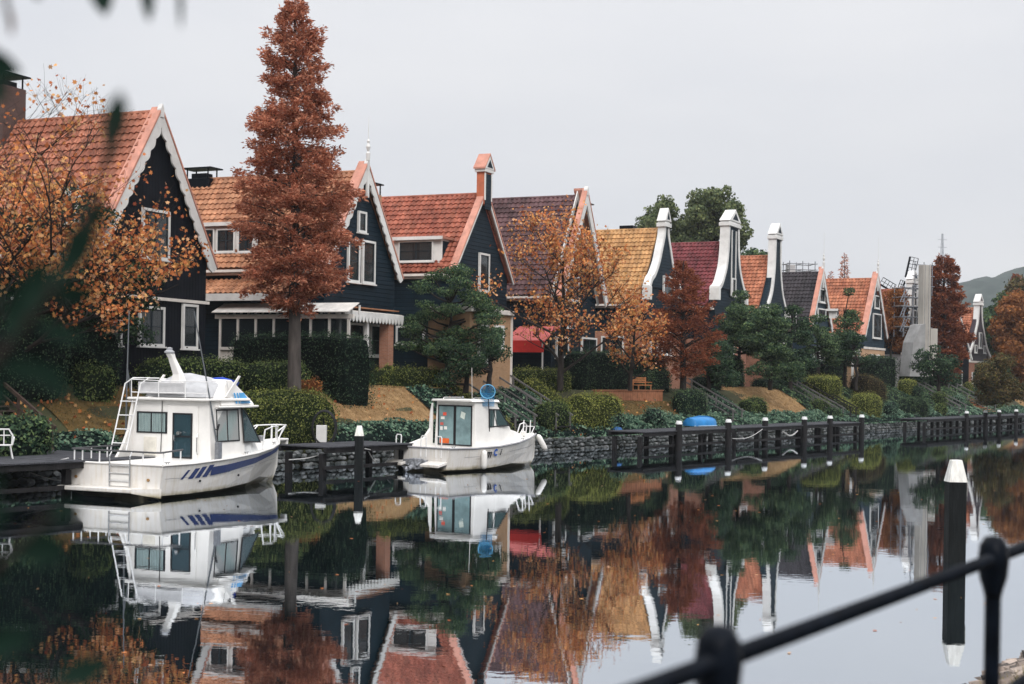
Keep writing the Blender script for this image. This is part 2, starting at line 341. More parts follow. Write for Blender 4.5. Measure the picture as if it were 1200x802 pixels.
# near quay under the camera: flat top, stony slope to the water
NB = 5.9
def nk(t, q, z): return Vector((t*DX-q*DY, t*DY+q*DX, z))
V = []; Fc = []; qs = [-40, 1.6, 2.4, 3.6, 4.9, NB, 7.5]; zs = [2.5, 2.5, 2.2, 1.4, .55, 0.02, -1.5]; tv = list(range(-40, 300, 3))
for t in tv:
    for q, z in zip(qs, zs): V.append(tuple(nk(t, q, z)))
for i in range(len(tv)-1):
    for j in range(6): a = i*7+j; Fc.append((a, a+1, a+8, a+7))
QUAY = mat('quay_earth', (.10, .085, .06), .95, .4, 2., bump=.6, bscale=12)
props(mesh_obj('quay', V, Fc, QUAY), kind='structure')
# stones
def stone_arrays(C, Sz, flat=(1, 1, .7), rz=None):
    ico = [(0, 0, -1), (.72, -.53, -.45), (-.28, -.85, -.45), (-.89, 0, -.45), (-.28, .85, -.45), (.72, .53, -.45), (.28, -.85, .45), (-.72, -.53, .45), (-.72, .53, .45), (.28, .85, .45), (.89, 0, .45), (0, 0, 1)]
    fi = [(0, 2, 1), (0, 1, 5), (0, 3, 2), (0, 4, 3), (0, 5, 4), (1, 2, 6), (2, 3, 7), (3, 4, 8), (4, 5, 9), (5, 1, 10), (1, 6, 10), (2, 7, 6), (3, 8, 7), (4, 9, 8), (5, 10, 9), (6, 11, 10), (7, 11, 6), (8, 11, 7), (9, 11, 8), (10, 11, 9)]
    ico = np.array(ico); fi = np.array(fi); V = []; n = len(C)
    jit = RNG.uniform(.72, 1.2, (n, 12, 1)); base = ico[None]*jit*np.array(flat)[None, None]*np.asarray(Sz)[:, None, None]
    a = RNG.uniform(-.4, .4, n) if rz is None else rz+RNG.uniform(-.2, .2, n); c, s_ = np.cos(a)[:, None], np.sin(a)[:, None]
    x = base[..., 0]*c-base[..., 1]*s_; y = base[..., 0]*s_+base[..., 1]*c
    V = np.stack([x, y, base[..., 2]], -1)+np.asarray(C)[:, None, :]
    Fc = (fi[None]+12*np.arange(n)[:, None, None]).reshape(-1, 3)
    return V.reshape(-1, 3), Fc
STONE = mat('wall_stone', (.05, .053, .06), .85, .4, 6., island=[(.035, .042, .042), (.085, .095, .10), (.20, .21, .22)], bump=.6, bscale=20)
C = []; Z = []
for t in np.arange(-30, 330, .36):
    for r_, z in enumerate((-.15, .06, .27, .46, .62)):
        if t > 140 and r_ % 2: continue
        p = bk(t+random.uniform(-.12, .12)+.18*(r_ % 2), 4.62+random.uniform(-.05, .05)+z*.05, z+random.uniform(-.03, .03)); C.append(p); Z.append(random.uniform(.17, .25)*(1 if t < 140 else 1.7))
v, f = stone_arrays(C, Z, (1.05, .7, .55), BANG)
props(mesh_obj('stone_wall', v, f, STONE), 'long grey rubble stone wall that holds up the planted bank at the waterline', 'wall')
C = []; Z = []
for _ in range(1500):
    t = random.uniform(8, 34); q = random.uniform(3.4, 6.3); z = float(np.interp(q, qs, zs)); C.append(nk(t, q, z+.02)); Z.append(random.uniform(.07, .2))
v, f = stone_arrays(C, Z, (1, 1, .6))
RIP = mat('riprap', (.2, .17, .15), .9, .4, 5., island=[(.06, .055, .055), (.2, .16, .14), (.34, .28, .25)])
props(mesh_obj('riprap', v, f, RIP), 'loose brown and grey stones at the foot of the near quay', 'stones', kind='stuff')
# grass tufts on the quay edge
C = np.array([nk(random.uniform(9, 30), random.uniform(1.8, 5.2), 0) for _ in range(5200)]); qq = -C[:, 0]*DY+C[:, 1]*DX; C[:, 2] = np.interp(qq, qs, zs)
v, f = dcards(C, np.tile([0, 0, 1.], (len(C), 1)), .012, .14, .45)
props(mesh_obj('grass', v, f, mat('dry_grass_blades', (.2, .16, .06), .8, .3, 3., island=[(.07, .08, .03), (.25, .2, .08), (.36, .3, .14)], trans=.3)), 'dry yellow grass on the near bank between loose stones', 'grass', kind='stuff')
# ================================================================ dry lawns on the slope (patches between pixel bounds)
LAWN = mat('dry_lawn', (.20, .115, .05), .95, .3, 2.5, col2=(.34, .22, .11), bump=.7, bscale=40)
LAWN2 = mat('dull_lawn', (.07, .05, .018), .95, .3, 1.6, col2=(.15, .095, .035), bump=.7, bscale=40)
blade = {0: mat('tan_blades', (.3, .2, .1), .9, .3, 2., island=[(.22, .13, .055), (.33, .21, .1), (.42, .30, .16)]), 1: mat('dull_blades', (.1, .08, .03), .9, .3, 2., island=[(.05, .045, .015), (.11, .08, .03), (.2, .11, .04)])}
def lawn(pa, pb, s0, s1, kind=0, bulge=0.):
    """strip of lawn on the slope from pixel column pa to pb"""
    t0 = ts(OB(pa, 470, (s0+s1)/2))[0]; t1 = ts(OB(pb, 470, (s0+s1)/2))[0]; V = []; Fc = []; nt, ns = 30, 12
    for i in range(nt+1):
        for j in range(ns+1):
            t = t0+(t1-t0)*i/nt; s_ = s0+(s1-s0)*j/ns; V.append(tuple(bk(t, s_, ter(s_)+.05+(.06*math.sin(t*.7+s_*2) if 5 < s_ < 12 else 0)+bulge*math.sin(PI*i/nt))))
    for i in range(nt):
        for j in range(ns): a = i*(ns+1)+j; Fc.append((a, a+ns+1, a+ns+2, a+1))
    m_ = LAWN if kind == 0 else LAWN2; n = int(abs(t1-t0)*(s1-s0)*220)
    tt = RNG.uniform(t0, t1, n); ss = RNG.uniform(s0, s1, n); zz = np.array([ter(a) for a in ss])+.05+bulge*np.sin(PI*(tt-t0)/(t1-t0))
    zz += np.where(ss > 5, .06*np.sin(tt*.7+ss*2), 0)
    C = np.stack([tt*DX-(BANK+ss)*DY, tt*DY+(BANK+ss)*DX, zz], 1); v, f = dcards(C, np.tile([0, 0, 1.], (n, 1)), .03, .07, .6)
    VV, FF, MM = merge([(V, Fc, 0), (v, f, 1)])
    return props(mesh_obj('lawn', VV, FF, [m_, blade[kind]], midx=MM), kind='structure')
lawn(28, 152, 6.2, 12.5, 1); lawn(350, 545, 6.3, 13, 0, .05); lawn(728, 800, 5.9, 7.9, 1, .1); lawn(868, 950, 5.7, 10.5, 0, .15); lawn(1180, 1215, 6.0, 10.5, 0)
# ================================================================ ivy
def ivy(pa, pb, s0, s1, h0, h1, lab, key='ivy', dens=75, leaf=.15):
    t0 = ts(OB(pa, 480, s0))[0]; t1 = ts(OB(pb, 480, s0))[0]; n = int((t1-t0)*(s1-s0+1.5)*dens)
    tt = RNG.uniform(t0, t1, n); ss = RNG.uniform(s0-.15, s1, n); base = np.array([ter(max(a, 4.9)) for a in ss])
    rnd = np.clip((ss-s0)/.35, 0, 1)**.5; hh = h0+(h1-h0)*(ss-s0)/(s1-s0)
    top = base+hh*rnd*(1+.35*np.sin(tt*1.7)*np.cos(ss*2.3+tt*.6)); zz = np.where(RNG.random(n) < .45, base+(top-base)*RNG.uniform(0, 1, n), top)
    C = np.stack([tt*DX-(BANK+ss)*DY, tt*DY+(BANK+ss)*DX, zz], 1); Nn = np.tile([.5, -.4, .75], (n, 1)); v, f = cards(C, Nn, leaf*.9, leaf, .5)
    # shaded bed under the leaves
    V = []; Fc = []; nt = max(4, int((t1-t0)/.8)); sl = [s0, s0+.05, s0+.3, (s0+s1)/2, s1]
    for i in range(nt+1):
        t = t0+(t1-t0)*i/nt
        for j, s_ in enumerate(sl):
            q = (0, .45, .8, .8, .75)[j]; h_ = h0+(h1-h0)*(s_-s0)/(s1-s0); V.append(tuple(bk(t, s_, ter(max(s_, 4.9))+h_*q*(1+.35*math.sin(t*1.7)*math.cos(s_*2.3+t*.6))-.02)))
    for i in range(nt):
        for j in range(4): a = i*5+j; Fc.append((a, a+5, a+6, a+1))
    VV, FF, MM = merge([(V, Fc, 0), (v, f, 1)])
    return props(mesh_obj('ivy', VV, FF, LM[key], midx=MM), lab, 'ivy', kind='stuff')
ivy(-30, 150, 5.0, 6.3, .5, .3, 'dark ivy with fallen leaves along the wall at the far left, behind the first boat', dens=55)
ivy(392, 552, 4.95, 6.3, .85, .35, 'teal green ivy band below the dry tan lawn, left of the boat with the blue net')
ivy(545, 700, 4.95, 9.0, .35, .3, 'ivy spilling down the bank under the handrails right of the boat with the blue net')
ivy(690, 1250, 4.62, 6.2, .6, .35, 'ivy and low leaves along the top of the stone wall behind the far docks', dens=50, leaf=.19)
ivy(738, 1010, 4.6, 6.0, .55, .5, 'leafy plants spilling over the back of the docks below the tan lawn', dens=55, leaf=.16)
ivy(836, 876, 6.2, 9.0, .3, .3, 'dark ivy beside the grey handrails near the overturned blue dinghy', dens=60)
ivy(950, 1180, 6.2, 9.3, .35, .4, 'dark leafy ground cover under the clipped mounds of the far bank', key='evergreen', dens=40, leaf=.2)
# ================================================================ docks
def dock(px0, px1, lab, s0=0.0, zdeck=1.16, pile_step=3.4, s1=2.5, skirt=False):
    ta = ts(OB(px0, 505, s0))[0]; tb = ts(OB(px1, 505, s0))[0]; Ln = tb-ta
    t = thing('dock', lab, 'dock', bk(ta, s0, 0), BANG); W = s1-s0
    d = MB(); x = 0
    while x < Ln: d.box(x, min(x+.17, Ln), .0, W, zdeck-.05, zdeck+random.uniform(-.004, .004)); x += .185
    d.build('deck', DECKM, t)
    for yy in (.08, W-.2): MB().box(-.03, Ln+.03, yy, yy+.1, zdeck-.26, zdeck-.054).build('edge_beam', WOODD, t)
    MB().box(.1, Ln-.1, .2, .3, .22, .36).build('lower_rail', WOODD, t)
    n = max(2, int(Ln/pile_step)+1)
    for i in range(n):
        for yy in (.35, W*.8):
            x = .2+(Ln-.4)*i/(n-1); o = MB().box(x-.11, x+.11, yy, yy+.22, -1.4, zdeck-.31).build('pile', WOODD, t)
    return t, ta, tb
dock(-140, 186, 'dark timber dock at the far left with mooring ropes, behind the cabin cruiser', -1.2, s1=4.55)
dock(384, 484, 'short dark dock between the two white boats, beside the hose stand', -.3)
dock(756, 862, 'dark timber dock that carries the overturned blue dinghy', 0.)
dock(866, 1010, 'long dark dock with three capped posts below the clipped lime green mound', 0.)
dock(1088, 1260, 'farthest dark dock at the right edge, beyond the stretch of bare stone wall', 0.)
def mpost(px, s, lab, ztop=1.72, r=.16, cap=.2):
    D = bankD(px, 500, s); p = P(px, 500, D)
    t = thing('mooring_post', lab, 'mooring post', (p.x, p.y, 0), BANG, 'white capped mooring posts along the docks')
    MB().lathe([(r, -1.5), (r, .3), (r*.97, ztop-cap)], n=14).build('shaft', WOODD, t)
    MB().lathe([(r*1.02, ztop-cap), (r*1.02, ztop-cap+.05), (r*.72, ztop)], n=14).build('cap', mat('dirty_white_cap', (.62, .63, .64), .6, .25, 6.), t)
    return t
def sqpost(p, lab, ztop, half, cap, zb=-1.5, group=None):
    t = thing('mooring_post', lab, 'mooring post', (p.x, p.y, 0), BANG+.62, group)
    v = MB().box(-half, half, -half, half, zb, ztop-cap)
    v.build('shaft', mat('wet_post_timber', (.007, .0085, .009), .6, .6, 3., spec=.12, bump=1., bscale=9, stretch=(3, 3, .35)), t, bevel=.02)
    a = half+.012; b_ = half*.56; c = MB(); c.add([(-a, -a, ztop-cap), (a, -a, ztop-cap), (a, a, ztop-cap), (-a, a, ztop-cap), (-b_, -b_, ztop), (b_, -b_, ztop), (b_, b_, ztop), (-b_, b_, ztop)], [(3, 2, 1, 0), (4, 5, 6, 7), (0, 1, 5, 4), (1, 2, 6, 5), (2, 3, 7, 6), (3, 0, 4, 7)])
    c.build('cap', mat('weathered_white_cap', (.72, .70, .66), .6, .3, 2., bump=.5, bscale=12, stretch=(3, 3, .5)), t, bevel=.006)
    return t
sqpost(P(420, 540, 58.5), 'square mooring post with white tapered cap between the two boats', 2.0, .17, .42)
pb = P(1118, 651, 32.7)
big = sqpost(pb, 'big weathered mooring post with white tapered cap standing alone in open water', 2.35, .2, .5)
br = MB()
for i in range(9):
    x = -.20+.05*i; br.box(x*.9, x*.9+.026, -.215, -.201, 1.43+random.uniform(0, .12), 1.845)
br.build('peeling_strip', mat('peeling_paint', (.20, .20, .19), .8, .5, 12., bump=.6), big)
for px, lab in ((795, 'at the left end of the dinghy dock'), (853, 'right of the overturned blue dinghy'), (896, 'between the two right docks, a rope tied to it'), (942, 'on the long dock, below the tan lawn'), (972, 'in the middle of the long dock'), (1009, 'at the right end of the long dock'), (1132, 'first on the farthest dock, by the orange wooden stairs'), (1154, 'second on the farthest dock'), (1170, 'third on the farthest dock'), (1190, 'last on the farthest dock, at the right edge')):
    mpost(px, 0 if px != 896 else .4, 'round mooring post with white cap '+lab, r=.2 if px < 1020 else .19)
# dinghy upturned on the dock
p = bk(ts(OB(822, 500, 2.6))[0], 2.6, 1.17)
BLUE = mat('blue_hull', (.02, .17, .42), .35, .15, 3.)
t = thing('dinghy', 'small bright blue rowing dinghy lying upside down on the dock', 'dinghy', p, BANG-.25)
secs = []
for y, hw, h in ((-1.25, .5, .50), (-1.1, .56, .56), (-.3, .62, .62), (.5, .55, .60), (1.0, .34, .5), (1.3, .05, .36)):
    secs.append([(y, -hw, .03), (y, -hw*.95, h*.55), (y, -hw*.5, h*.92), (y, 0, h), (y, hw*.5, h*.92), (y, hw*.95, h*.55), (y, hw, .03)])
MB().loft(secs).build('hull', BLUE, t, smooth=True)
MB().tube([(-1.25, 0, .52), (-.3, 0, .65), (.5, 0, .62), (1.0, 0, .52), (1.3, 0, .38)], .025).build('keel', BLUE, t)
MB().tube([(a, b, .04) for a, b in ((-1.26, -.5), (-.3, -.64), (.5, -.57), (1.0, -.36), (1.33, 0), (1.0, .36), (.5, .57), (-.3, .64), (-1.26, .5))], .03).build('gunwale', mat('pale_trim', (.35, .45, .55), .5), t)
# ================================================================ stairs with handrails
def stairs(rails, lab, railmat=WOODD, stepmat=WOODD, s0=5.05, s1=9.3, sec=.07, tag_='stairs', ext=0.):
    """rails: pixel column of each handrail top end at s1"""
    t0 = min(ts(OB(r, 440, s1))[0] for r in rails); T = thing('bank_stairs', lab, 'stairs', bk(t0, s0, 0), BANG)
    xs = [ts(OB(r, 440, s1))[0]-t0 for r in rails]; W = max(xs); n = 13
    for i in range(n):
        y = (s1-s0)*i/n; z = 1.16+(3.4-1.16)*(i+1)/n; o = MB().box(.02, W-.02, y, y+(s1-s0)/n+.04, z-.06, z).build('step', stepmat, T)
    for x in (min(xs)-.06, W+.0): MB().beam((x, -.05, 1.0), (x, s1-s0, 3.3), .06, .24).build('stringer', stepmat, T)
    for x in xs:
        MB().beam((x, -.1-ext, 1.95-ext*.5), (x, s1-s0+.1, 4.2), sec, sec*1.3).build('handrail', railmat, T)
        MB().beam((x, .4, 1.75), (x, s1-s0-.3, 3.55), .035, .06).build('lower_rail', railmat, T)
        for q in (.02, .5, .97):
            y = (s1-s0)*q; MB().box(x-.04, x+.04, y-.04, y+.04, 1.0+2.3*q, 2.0+2.25*q).build('rail_post', railmat, T)
    return T
BROWN = mat('brown_stair_timber', (.05, .034, .028), .7, .35, 3., bump=.3)
GREYR = mat('grey_rail', (.12, .115, .115), .6, .2, 4.)
stairs((-65, -18), 'brown timber stairs with two sloping handrails down the bank at the far left', BROWN, BROWN, sec=.1)
stairs((533, 556), 'left one of the paired stairs climbing behind the boat with the blue net', GREYR)
stairs((582, 599), 'right one of the paired stairs behind the boat, against the lime green sloping hedge', GREYR)
stairs((797, 808), 'narrow grey stairs right of the dark clipped bush above the blue dinghy', GREYR)
stairs((924, 932), 'left one of the two dark stairs beside the tan lawn on the far bank', GREYR)
stairs((941, 948), 'right one of the two dark stairs, along the lime green sloping hedge', WOODD)
stairs((1075, 1083), 'dark stairs between the round clipped mounds of the far bank', GREYR)
ORW = mat('orange_timber', (.30, .12, .06), .7, .3, 4.)
stairs((1110, 1120), 'orange brown timber stairs near the farthest dock', GREYR, ORW)
stairs((1178, 1186), 'last grey stairs at the right edge beside a small tan lawn', GREYR, ORW)
# ================================================================ hedges and clipped bushes
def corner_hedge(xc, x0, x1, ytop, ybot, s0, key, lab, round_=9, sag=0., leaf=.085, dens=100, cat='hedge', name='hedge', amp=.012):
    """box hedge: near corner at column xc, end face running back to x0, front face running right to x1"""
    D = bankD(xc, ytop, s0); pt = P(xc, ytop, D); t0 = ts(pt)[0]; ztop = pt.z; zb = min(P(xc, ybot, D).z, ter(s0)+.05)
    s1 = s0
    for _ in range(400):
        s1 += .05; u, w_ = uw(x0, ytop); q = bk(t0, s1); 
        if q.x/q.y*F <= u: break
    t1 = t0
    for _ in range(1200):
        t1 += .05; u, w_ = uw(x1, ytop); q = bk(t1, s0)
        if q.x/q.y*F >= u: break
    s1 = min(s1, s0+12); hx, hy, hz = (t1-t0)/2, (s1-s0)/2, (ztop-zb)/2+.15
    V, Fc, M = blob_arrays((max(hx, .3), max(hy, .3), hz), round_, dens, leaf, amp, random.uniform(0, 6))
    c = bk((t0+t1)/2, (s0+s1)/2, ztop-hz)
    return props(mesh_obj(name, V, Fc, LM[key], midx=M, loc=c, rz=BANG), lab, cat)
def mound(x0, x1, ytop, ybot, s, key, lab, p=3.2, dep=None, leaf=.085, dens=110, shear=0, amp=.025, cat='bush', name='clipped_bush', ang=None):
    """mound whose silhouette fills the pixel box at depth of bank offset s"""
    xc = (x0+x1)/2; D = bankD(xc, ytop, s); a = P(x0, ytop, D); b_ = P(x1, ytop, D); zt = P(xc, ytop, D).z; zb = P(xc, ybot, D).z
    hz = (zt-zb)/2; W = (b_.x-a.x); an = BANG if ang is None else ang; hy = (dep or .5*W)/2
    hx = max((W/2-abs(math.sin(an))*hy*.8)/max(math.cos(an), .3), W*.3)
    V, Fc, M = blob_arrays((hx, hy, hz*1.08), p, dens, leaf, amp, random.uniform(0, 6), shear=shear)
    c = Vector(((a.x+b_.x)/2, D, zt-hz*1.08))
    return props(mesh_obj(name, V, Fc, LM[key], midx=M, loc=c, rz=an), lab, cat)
# from left to right
mound(-90, 70, 372, 470, 9.5, 'dark', 'large dark hedge under the orange-leaved tree at the far left', 5, 3, cat='hedge', name='hedge')
mound(60, 140, 385, 462, 10, 'dark', 'dark bushy hedge against the black house, left of the cruiser mast', 4, 3, amp=.05, cat='hedge', name='hedge')
mound(84, 134, 424, 474, 8.6, 'mid', 'dull green bush at the end of the dark hedge, left of the cruiser', 2.6, amp=.06)
mound(-30, 58, 488, 542, 2.8, 'evergreen', 'leafy green bush at the left edge below the brown stairs', 2.6, amp=.08, leaf=.13)
mound(164, 292, 421, 472, 9.2, 'mid', 'long rounded hedge behind the cruiser, in front of the black house', 3.2, 1.8)
mound(284, 364, 425, 464, 8.0, 'mid', 'rounded hedge beside the trunk of the tall rust coloured conifer', 3.4, 1.6)
mound(262, 397, 457, 530, 5.6, 'olive', 'big domed light green bush behind the bow of the cruiser', 2.7, 1.9, dens=140)
corner_hedge(402, 264, 441, 392, 458, 7.5, 'dark', 'tall square dark hedge behind the trunk of the rust coloured conifer', 12)
mound(428, 566, 432, 466, 10.2, 'olive', 'low trimmed hedge above the dry tan lawn, left of the stairs', 4, 1.2, cat='hedge', name='hedge')
def slope_hedge(pa, s0, s1, wt, h0, h1, key, lab, up=.2):
    """clipped strip that runs down the slope beside stairs, starting at column pa at the top"""
    t0 = ts(OB(pa, 440, s1))[0]; z0 = ter(s0)+h0; z1 = ter(s1)+h1; L_ = s1-s0; hx = L_/2; hz = .62
    V, Fc, M = blob_arrays((hx, wt/2, hz), 4, 120, .085, .02, random.uniform(0, 6), shear=(z1-z0)/L_)
    c = bk(t0+wt/2, (s0+s1)/2, (z0+z1)/2-hz)
    return props(mesh_obj('hedge', V, Fc, LM[key], midx=M, loc=c, rz=BANG+PI/2), lab, 'hedge')
slope_hedge(498, 5.0, 10.4, 1.5, .8, .9, 'lime', 'sloping hedge running down the bank just left of the paired stairs')
slope_hedge(606, 5.3, 9.6, 1.3, 1.1, 1.0, 'lime', 'lime green sloping hedge right of the paired stairs, under the red awning')
mound(590, 672, 433, 468, 9.8, 'olive', 'trimmed block hedge at the top of the slope in front of the red awning', 5, 1.6, cat='hedge', name='hedge')
mound(655, 738, 461, 508, 5.9, 'lime', 'broad light green mound on the slope below the orange-leaved tree', 2.8, 2.2)
mound(622, 672, 470, 506, 5.7, 'mid', 'small rounded bush between the stairs and the broad light green mound', 2.6)
mound(652, 790, 414, 462, 10.4, 'dark', 'long dark hedge behind the wooden retaining wall', 7, 2.0, cat='hedge', name='hedge')
mound(733, 792, 430, 470, 9.8, 'evergreen', 'loose leafy bush at the right end of the wooden retaining wall', 3, amp=.07)
mound(782, 833, 457, 495, 6.6, 'evergreen', 'dark clipped dome above the overturned blue dinghy', 3.4, amp=.03)
mound(808, 848, 441, 458, 10.3, 'dark', 'low dark hedge strip at the top of the narrow grey stairs', 5, cat='hedge', name='hedge')
mound(845, 876, 416, 462, 10.2, 'evergreen', 'upright dark evergreen bush left of the tan lawn', 2.8, amp=.06)
mound(858, 903, 466, 492, 6.6, 'mid', 'spreading bush in front of the tan lawn right of the narrow stairs', 2.4, amp=.12)
mound(876, 925, 444, 464, 9.9, 'dark', 'low dark hedge along the top of the tan lawn', 5, amp=.03, cat='hedge', name='hedge')
corner_hedge(925, 880, 938, 418, 448, 11, 'dark', 'dark square hedge behind the tan lawn, near the tall white gable', 10, leaf=.12, dens=60)
corner_hedge(968, 938, 993, 423, 446, 11, 'dark', 'dark square hedge in front of the charcoal-roofed house', 10, leaf=.12, dens=60)
mound(937, 988, 441, 466, 8.4, 'lime', 'flat-topped lime green mound at the top of the two dark stairs', 4, 2.6)
slope_hedge(948, 5.4, 9.6, 1.5, 1.0, 1.0, 'lime', 'lime green sloping hedge beside the two dark stairs')
mound(945, 976, 468, 486, 6.6, 'mid', 'small dull green bush under the two dark stairs', 2.6, amp=.05)
mound(992, 1036, 461, 494, 5.9, 'lime', 'lime green dome by the right end of the long dock', 3, 2.2)
mound(988, 1046, 442, 480, 8.2, 'russet', 'dark reddish hedge sloping behind the lime green dome', 4, 2.0, shear=-.15, cat='hedge', name='hedge')
corner_hedge(1030, 1004, 1052, 418, 455, 11, 'dark', 'tall dark hedge below the orange-roofed house with the ochre base', 9, leaf=.13, dens=55)
corner_hedge(1070, 1052, 1086, 422, 455, 11, 'dark', 'tall dark hedge below the scaffolding', 9, leaf=.13, dens=55)
corner_hedge(1100, 1086, 1128, 424, 460, 11, 'dark', 'tall dark hedge below the deep red conifer', 9, leaf=.13, dens=55)
mound(1048, 1077, 445, 464, 8.6, 'lime', 'rounded lime green block hedge below the grey sheeted scaffold', 3.4)
mound(1088, 1114, 459, 482, 7.0, 'mid', 'round green ball bush left of the orange brown stairs', 2.6)
mound(1042, 1096, 466, 492, 5.8, 'evergreen', 'wide dull bush on the wall right of the lime green dome', 2.6, amp=.06)
mound(1030, 1056, 470, 494, 5.4, 'ivy', 'pale speckled shrub by the right end of the long dock', 2.4, amp=.1)
mound(1126, 1142, 448, 464, 9.2, 'lime', 'small yellow green ball bush at the top of the orange brown stairs', 2.8)
mound(1135, 1156, 468, 486, 6.5, 'russet', 'brownish ball bush beside the orange brown stairs', 2.4)
mound(1152, 1180, 466, 486, 6.4, 'mid', 'green ball bush left of the last stairs', 2.6)
mound(1126, 1200, 426, 462, 10.5, 'evergreen', 'dark loose shrubs below the far brick-based house', 2.4, 3, amp=.14, leaf=.14, dens=60)
mound(1180, 1225, 445, 470, 10.5, 'mid', 'green shrub at the right edge above the last small lawn', 2.6, 3, amp=.1, leaf=.14, dens=60)
mound(447, 462, 428, 440, 10.0, 'lime', 'pale little ball bush beside the brick pillar of the second house', 2.4)
for x0, x1, y0, y1, s_, k_, lb in ((962, 990, 478, 494, 5.4, 'evergreen', 'low spreading shrub under the lower end of the two dark stairs'), (1062, 1082, 452, 472, 8, 'dark', 'dark shrub between the lime green block hedge and the stairs'), (1090, 1112, 474, 492, 5.4, 'mid', 'low green shrub at the left end of the farthest dock'), (1112, 1134, 462, 484, 6.6, 'ivy', 'pale leafy shrub beside the orange brown stairs'), (700, 735, 484, 506, 5.1, 'ivy', 'pale leafy shrub on the wall left of the dinghy dock'), (748, 784, 478, 502, 5.2, 'ivy', 'leafy pale green shrub left of the dark clipped dome'), (560, 600, 470, 500, 6.2, 'ivy', 'leafy ivy mound between the fishing boat cabin and the stairs')):
    mound(x0, x1, y0, y1, s_, k_, lb, 2.3, amp=.12, leaf=.13, dens=80, name='shrub')
# orange twiggy shrub
mound(328, 380, 442, 468, 7.6, 'orange', 'bare orange brown shrub between the two clipped hedges and the domed bush', 2.2, amp=.2, dens=45, leaf=.11)
# ================================================================ damp air
hz = bpy.data.materials.new('haze_air'); hz.use_nodes = True; N = hz.node_tree.nodes; L = hz.node_tree.links; N.remove(N['Principled BSDF'])
pv = N.new('ShaderNodeVolumePrincipled'); pv.inputs['Color'].default_value = (.86, .9, .96, 1); pv.inputs['Density'].default_value = .00016; pv.inputs['Anisotropy'].default_value = .2
L.new(pv.outputs[0], N['Material Output'].inputs['Volume'])
props(mesh_obj('haze', [(x, y, z) for z in (-3., 190.) for y in (-70., 1500.) for x in (-700., 1300.)], [(0, 2, 3, 1), (4, 5, 7, 6), (0, 1, 5, 4), (2, 6, 7, 3), (0, 4, 6, 2), (1, 3, 7, 5)], hz), kind='stuff')
# ================================================================ houses
GZ = 3.4
TROOF = {}
def roofmat(key, c1, c2, c3):
    m = mat('tiles_'+key, c1, .6, .3, .9, island=None, col2=c2, bump=.25, bscale=5.); N = m.node_tree.nodes; L = m.node_tree.links; b = N['Principled BSDF']
    old = b.inputs['Base Color'].links[0].from_socket; tc = N['Texture Coordinate']
    sn = N.new('ShaderNodeVectorMath'); sn.operation = 'SNAP'; sn.inputs[1].default_value = (50., .33, .345); L.new(tc.outputs['Object'], sn.inputs[0])   # each tile its own tone
    wn = N.new('ShaderNodeTexWhiteNoise'); L.new(sn.outputs[0], wn.inputs['Vector']); r = N.new('ShaderNodeValToRGB'); L.new(wn.outputs['Value'], r.inputs[0])
    r.color_ramp.elements[0].color = (.80, .78, .78, 1); r.color_ramp.elements[1].color = (1.13, 1.14, 1.14, 1)
    m1 = N.new('ShaderNodeMix'); m1.data_type = 'RGBA'; m1.blend_type = 'MULTIPLY'; m1.inputs['Factor'].default_value = 1; L.new(old, m1.inputs[6]); L.new(r.outputs[0], m1.inputs[7])
    mp = N.new('ShaderNodeMapping'); mp.inputs['Scale'].default_value = (1, 1.6, .35); L.new(tc.outputs['Object'], mp.inputs[0])
    n = N.new('ShaderNodeTexNoise'); n.inputs['Scale'].default_value = 1.3; n.inputs['Detail'].default_value = 8; n.inputs['Roughness'].default_value = .7; L.new(mp.outputs[0], n.inputs[0])
    q = N.new('ShaderNodeValToRGB'); q.color_ramp.elements[0].position = .40; q.color_ramp.elements[1].position = .62; q.color_ramp.elements[0].color = (.58, .58, .56, 1); q.color_ramp.elements[1].color = (1, 1, 1, 1); L.new(n.outputs['Fac'], q.inputs[0])
    m2 = N.new('ShaderNodeMix'); m2.data_type = 'RGBA'; m2.blend_type = 'MULTIPLY'; m2.inputs['Factor'].default_value = 1; L.new(m1.outputs[2], m2.inputs[6]); L.new(q.outputs[0], m2.inputs[7]); L.new(m2.outputs[2], b.inputs['Base Color']); return m
RM = {'terracotta': roofmat('terracotta', (.34, .105, .06), (.50, .20, .125), 0), 'peach': roofmat('peach', (.42, .175, .09), (.58, .29, .165), 0),
      'red': roofmat('red', (.31, .078, .048), (.44, .15, .095), 0), 'plum': roofmat('plum', (.075, .038, .043), (.16, .085, .09), 0),
      'honey': roofmat('honey', (.50, .25, .095), (.68, .39, .175), 0), 'maroon': roofmat('maroon', (.15, .03, .038), (.24, .055, .062), 0),
      'orange': roofmat('orange', (.42, .13, .068), (.56, .23, .13), 0), 'charcoal': roofmat('charcoal', (.028, .024, .030), (.06, .052, .06), 0)}
VERGE = mat('salmon_verge', (.46, .22, .165), .65, .2, 2.)
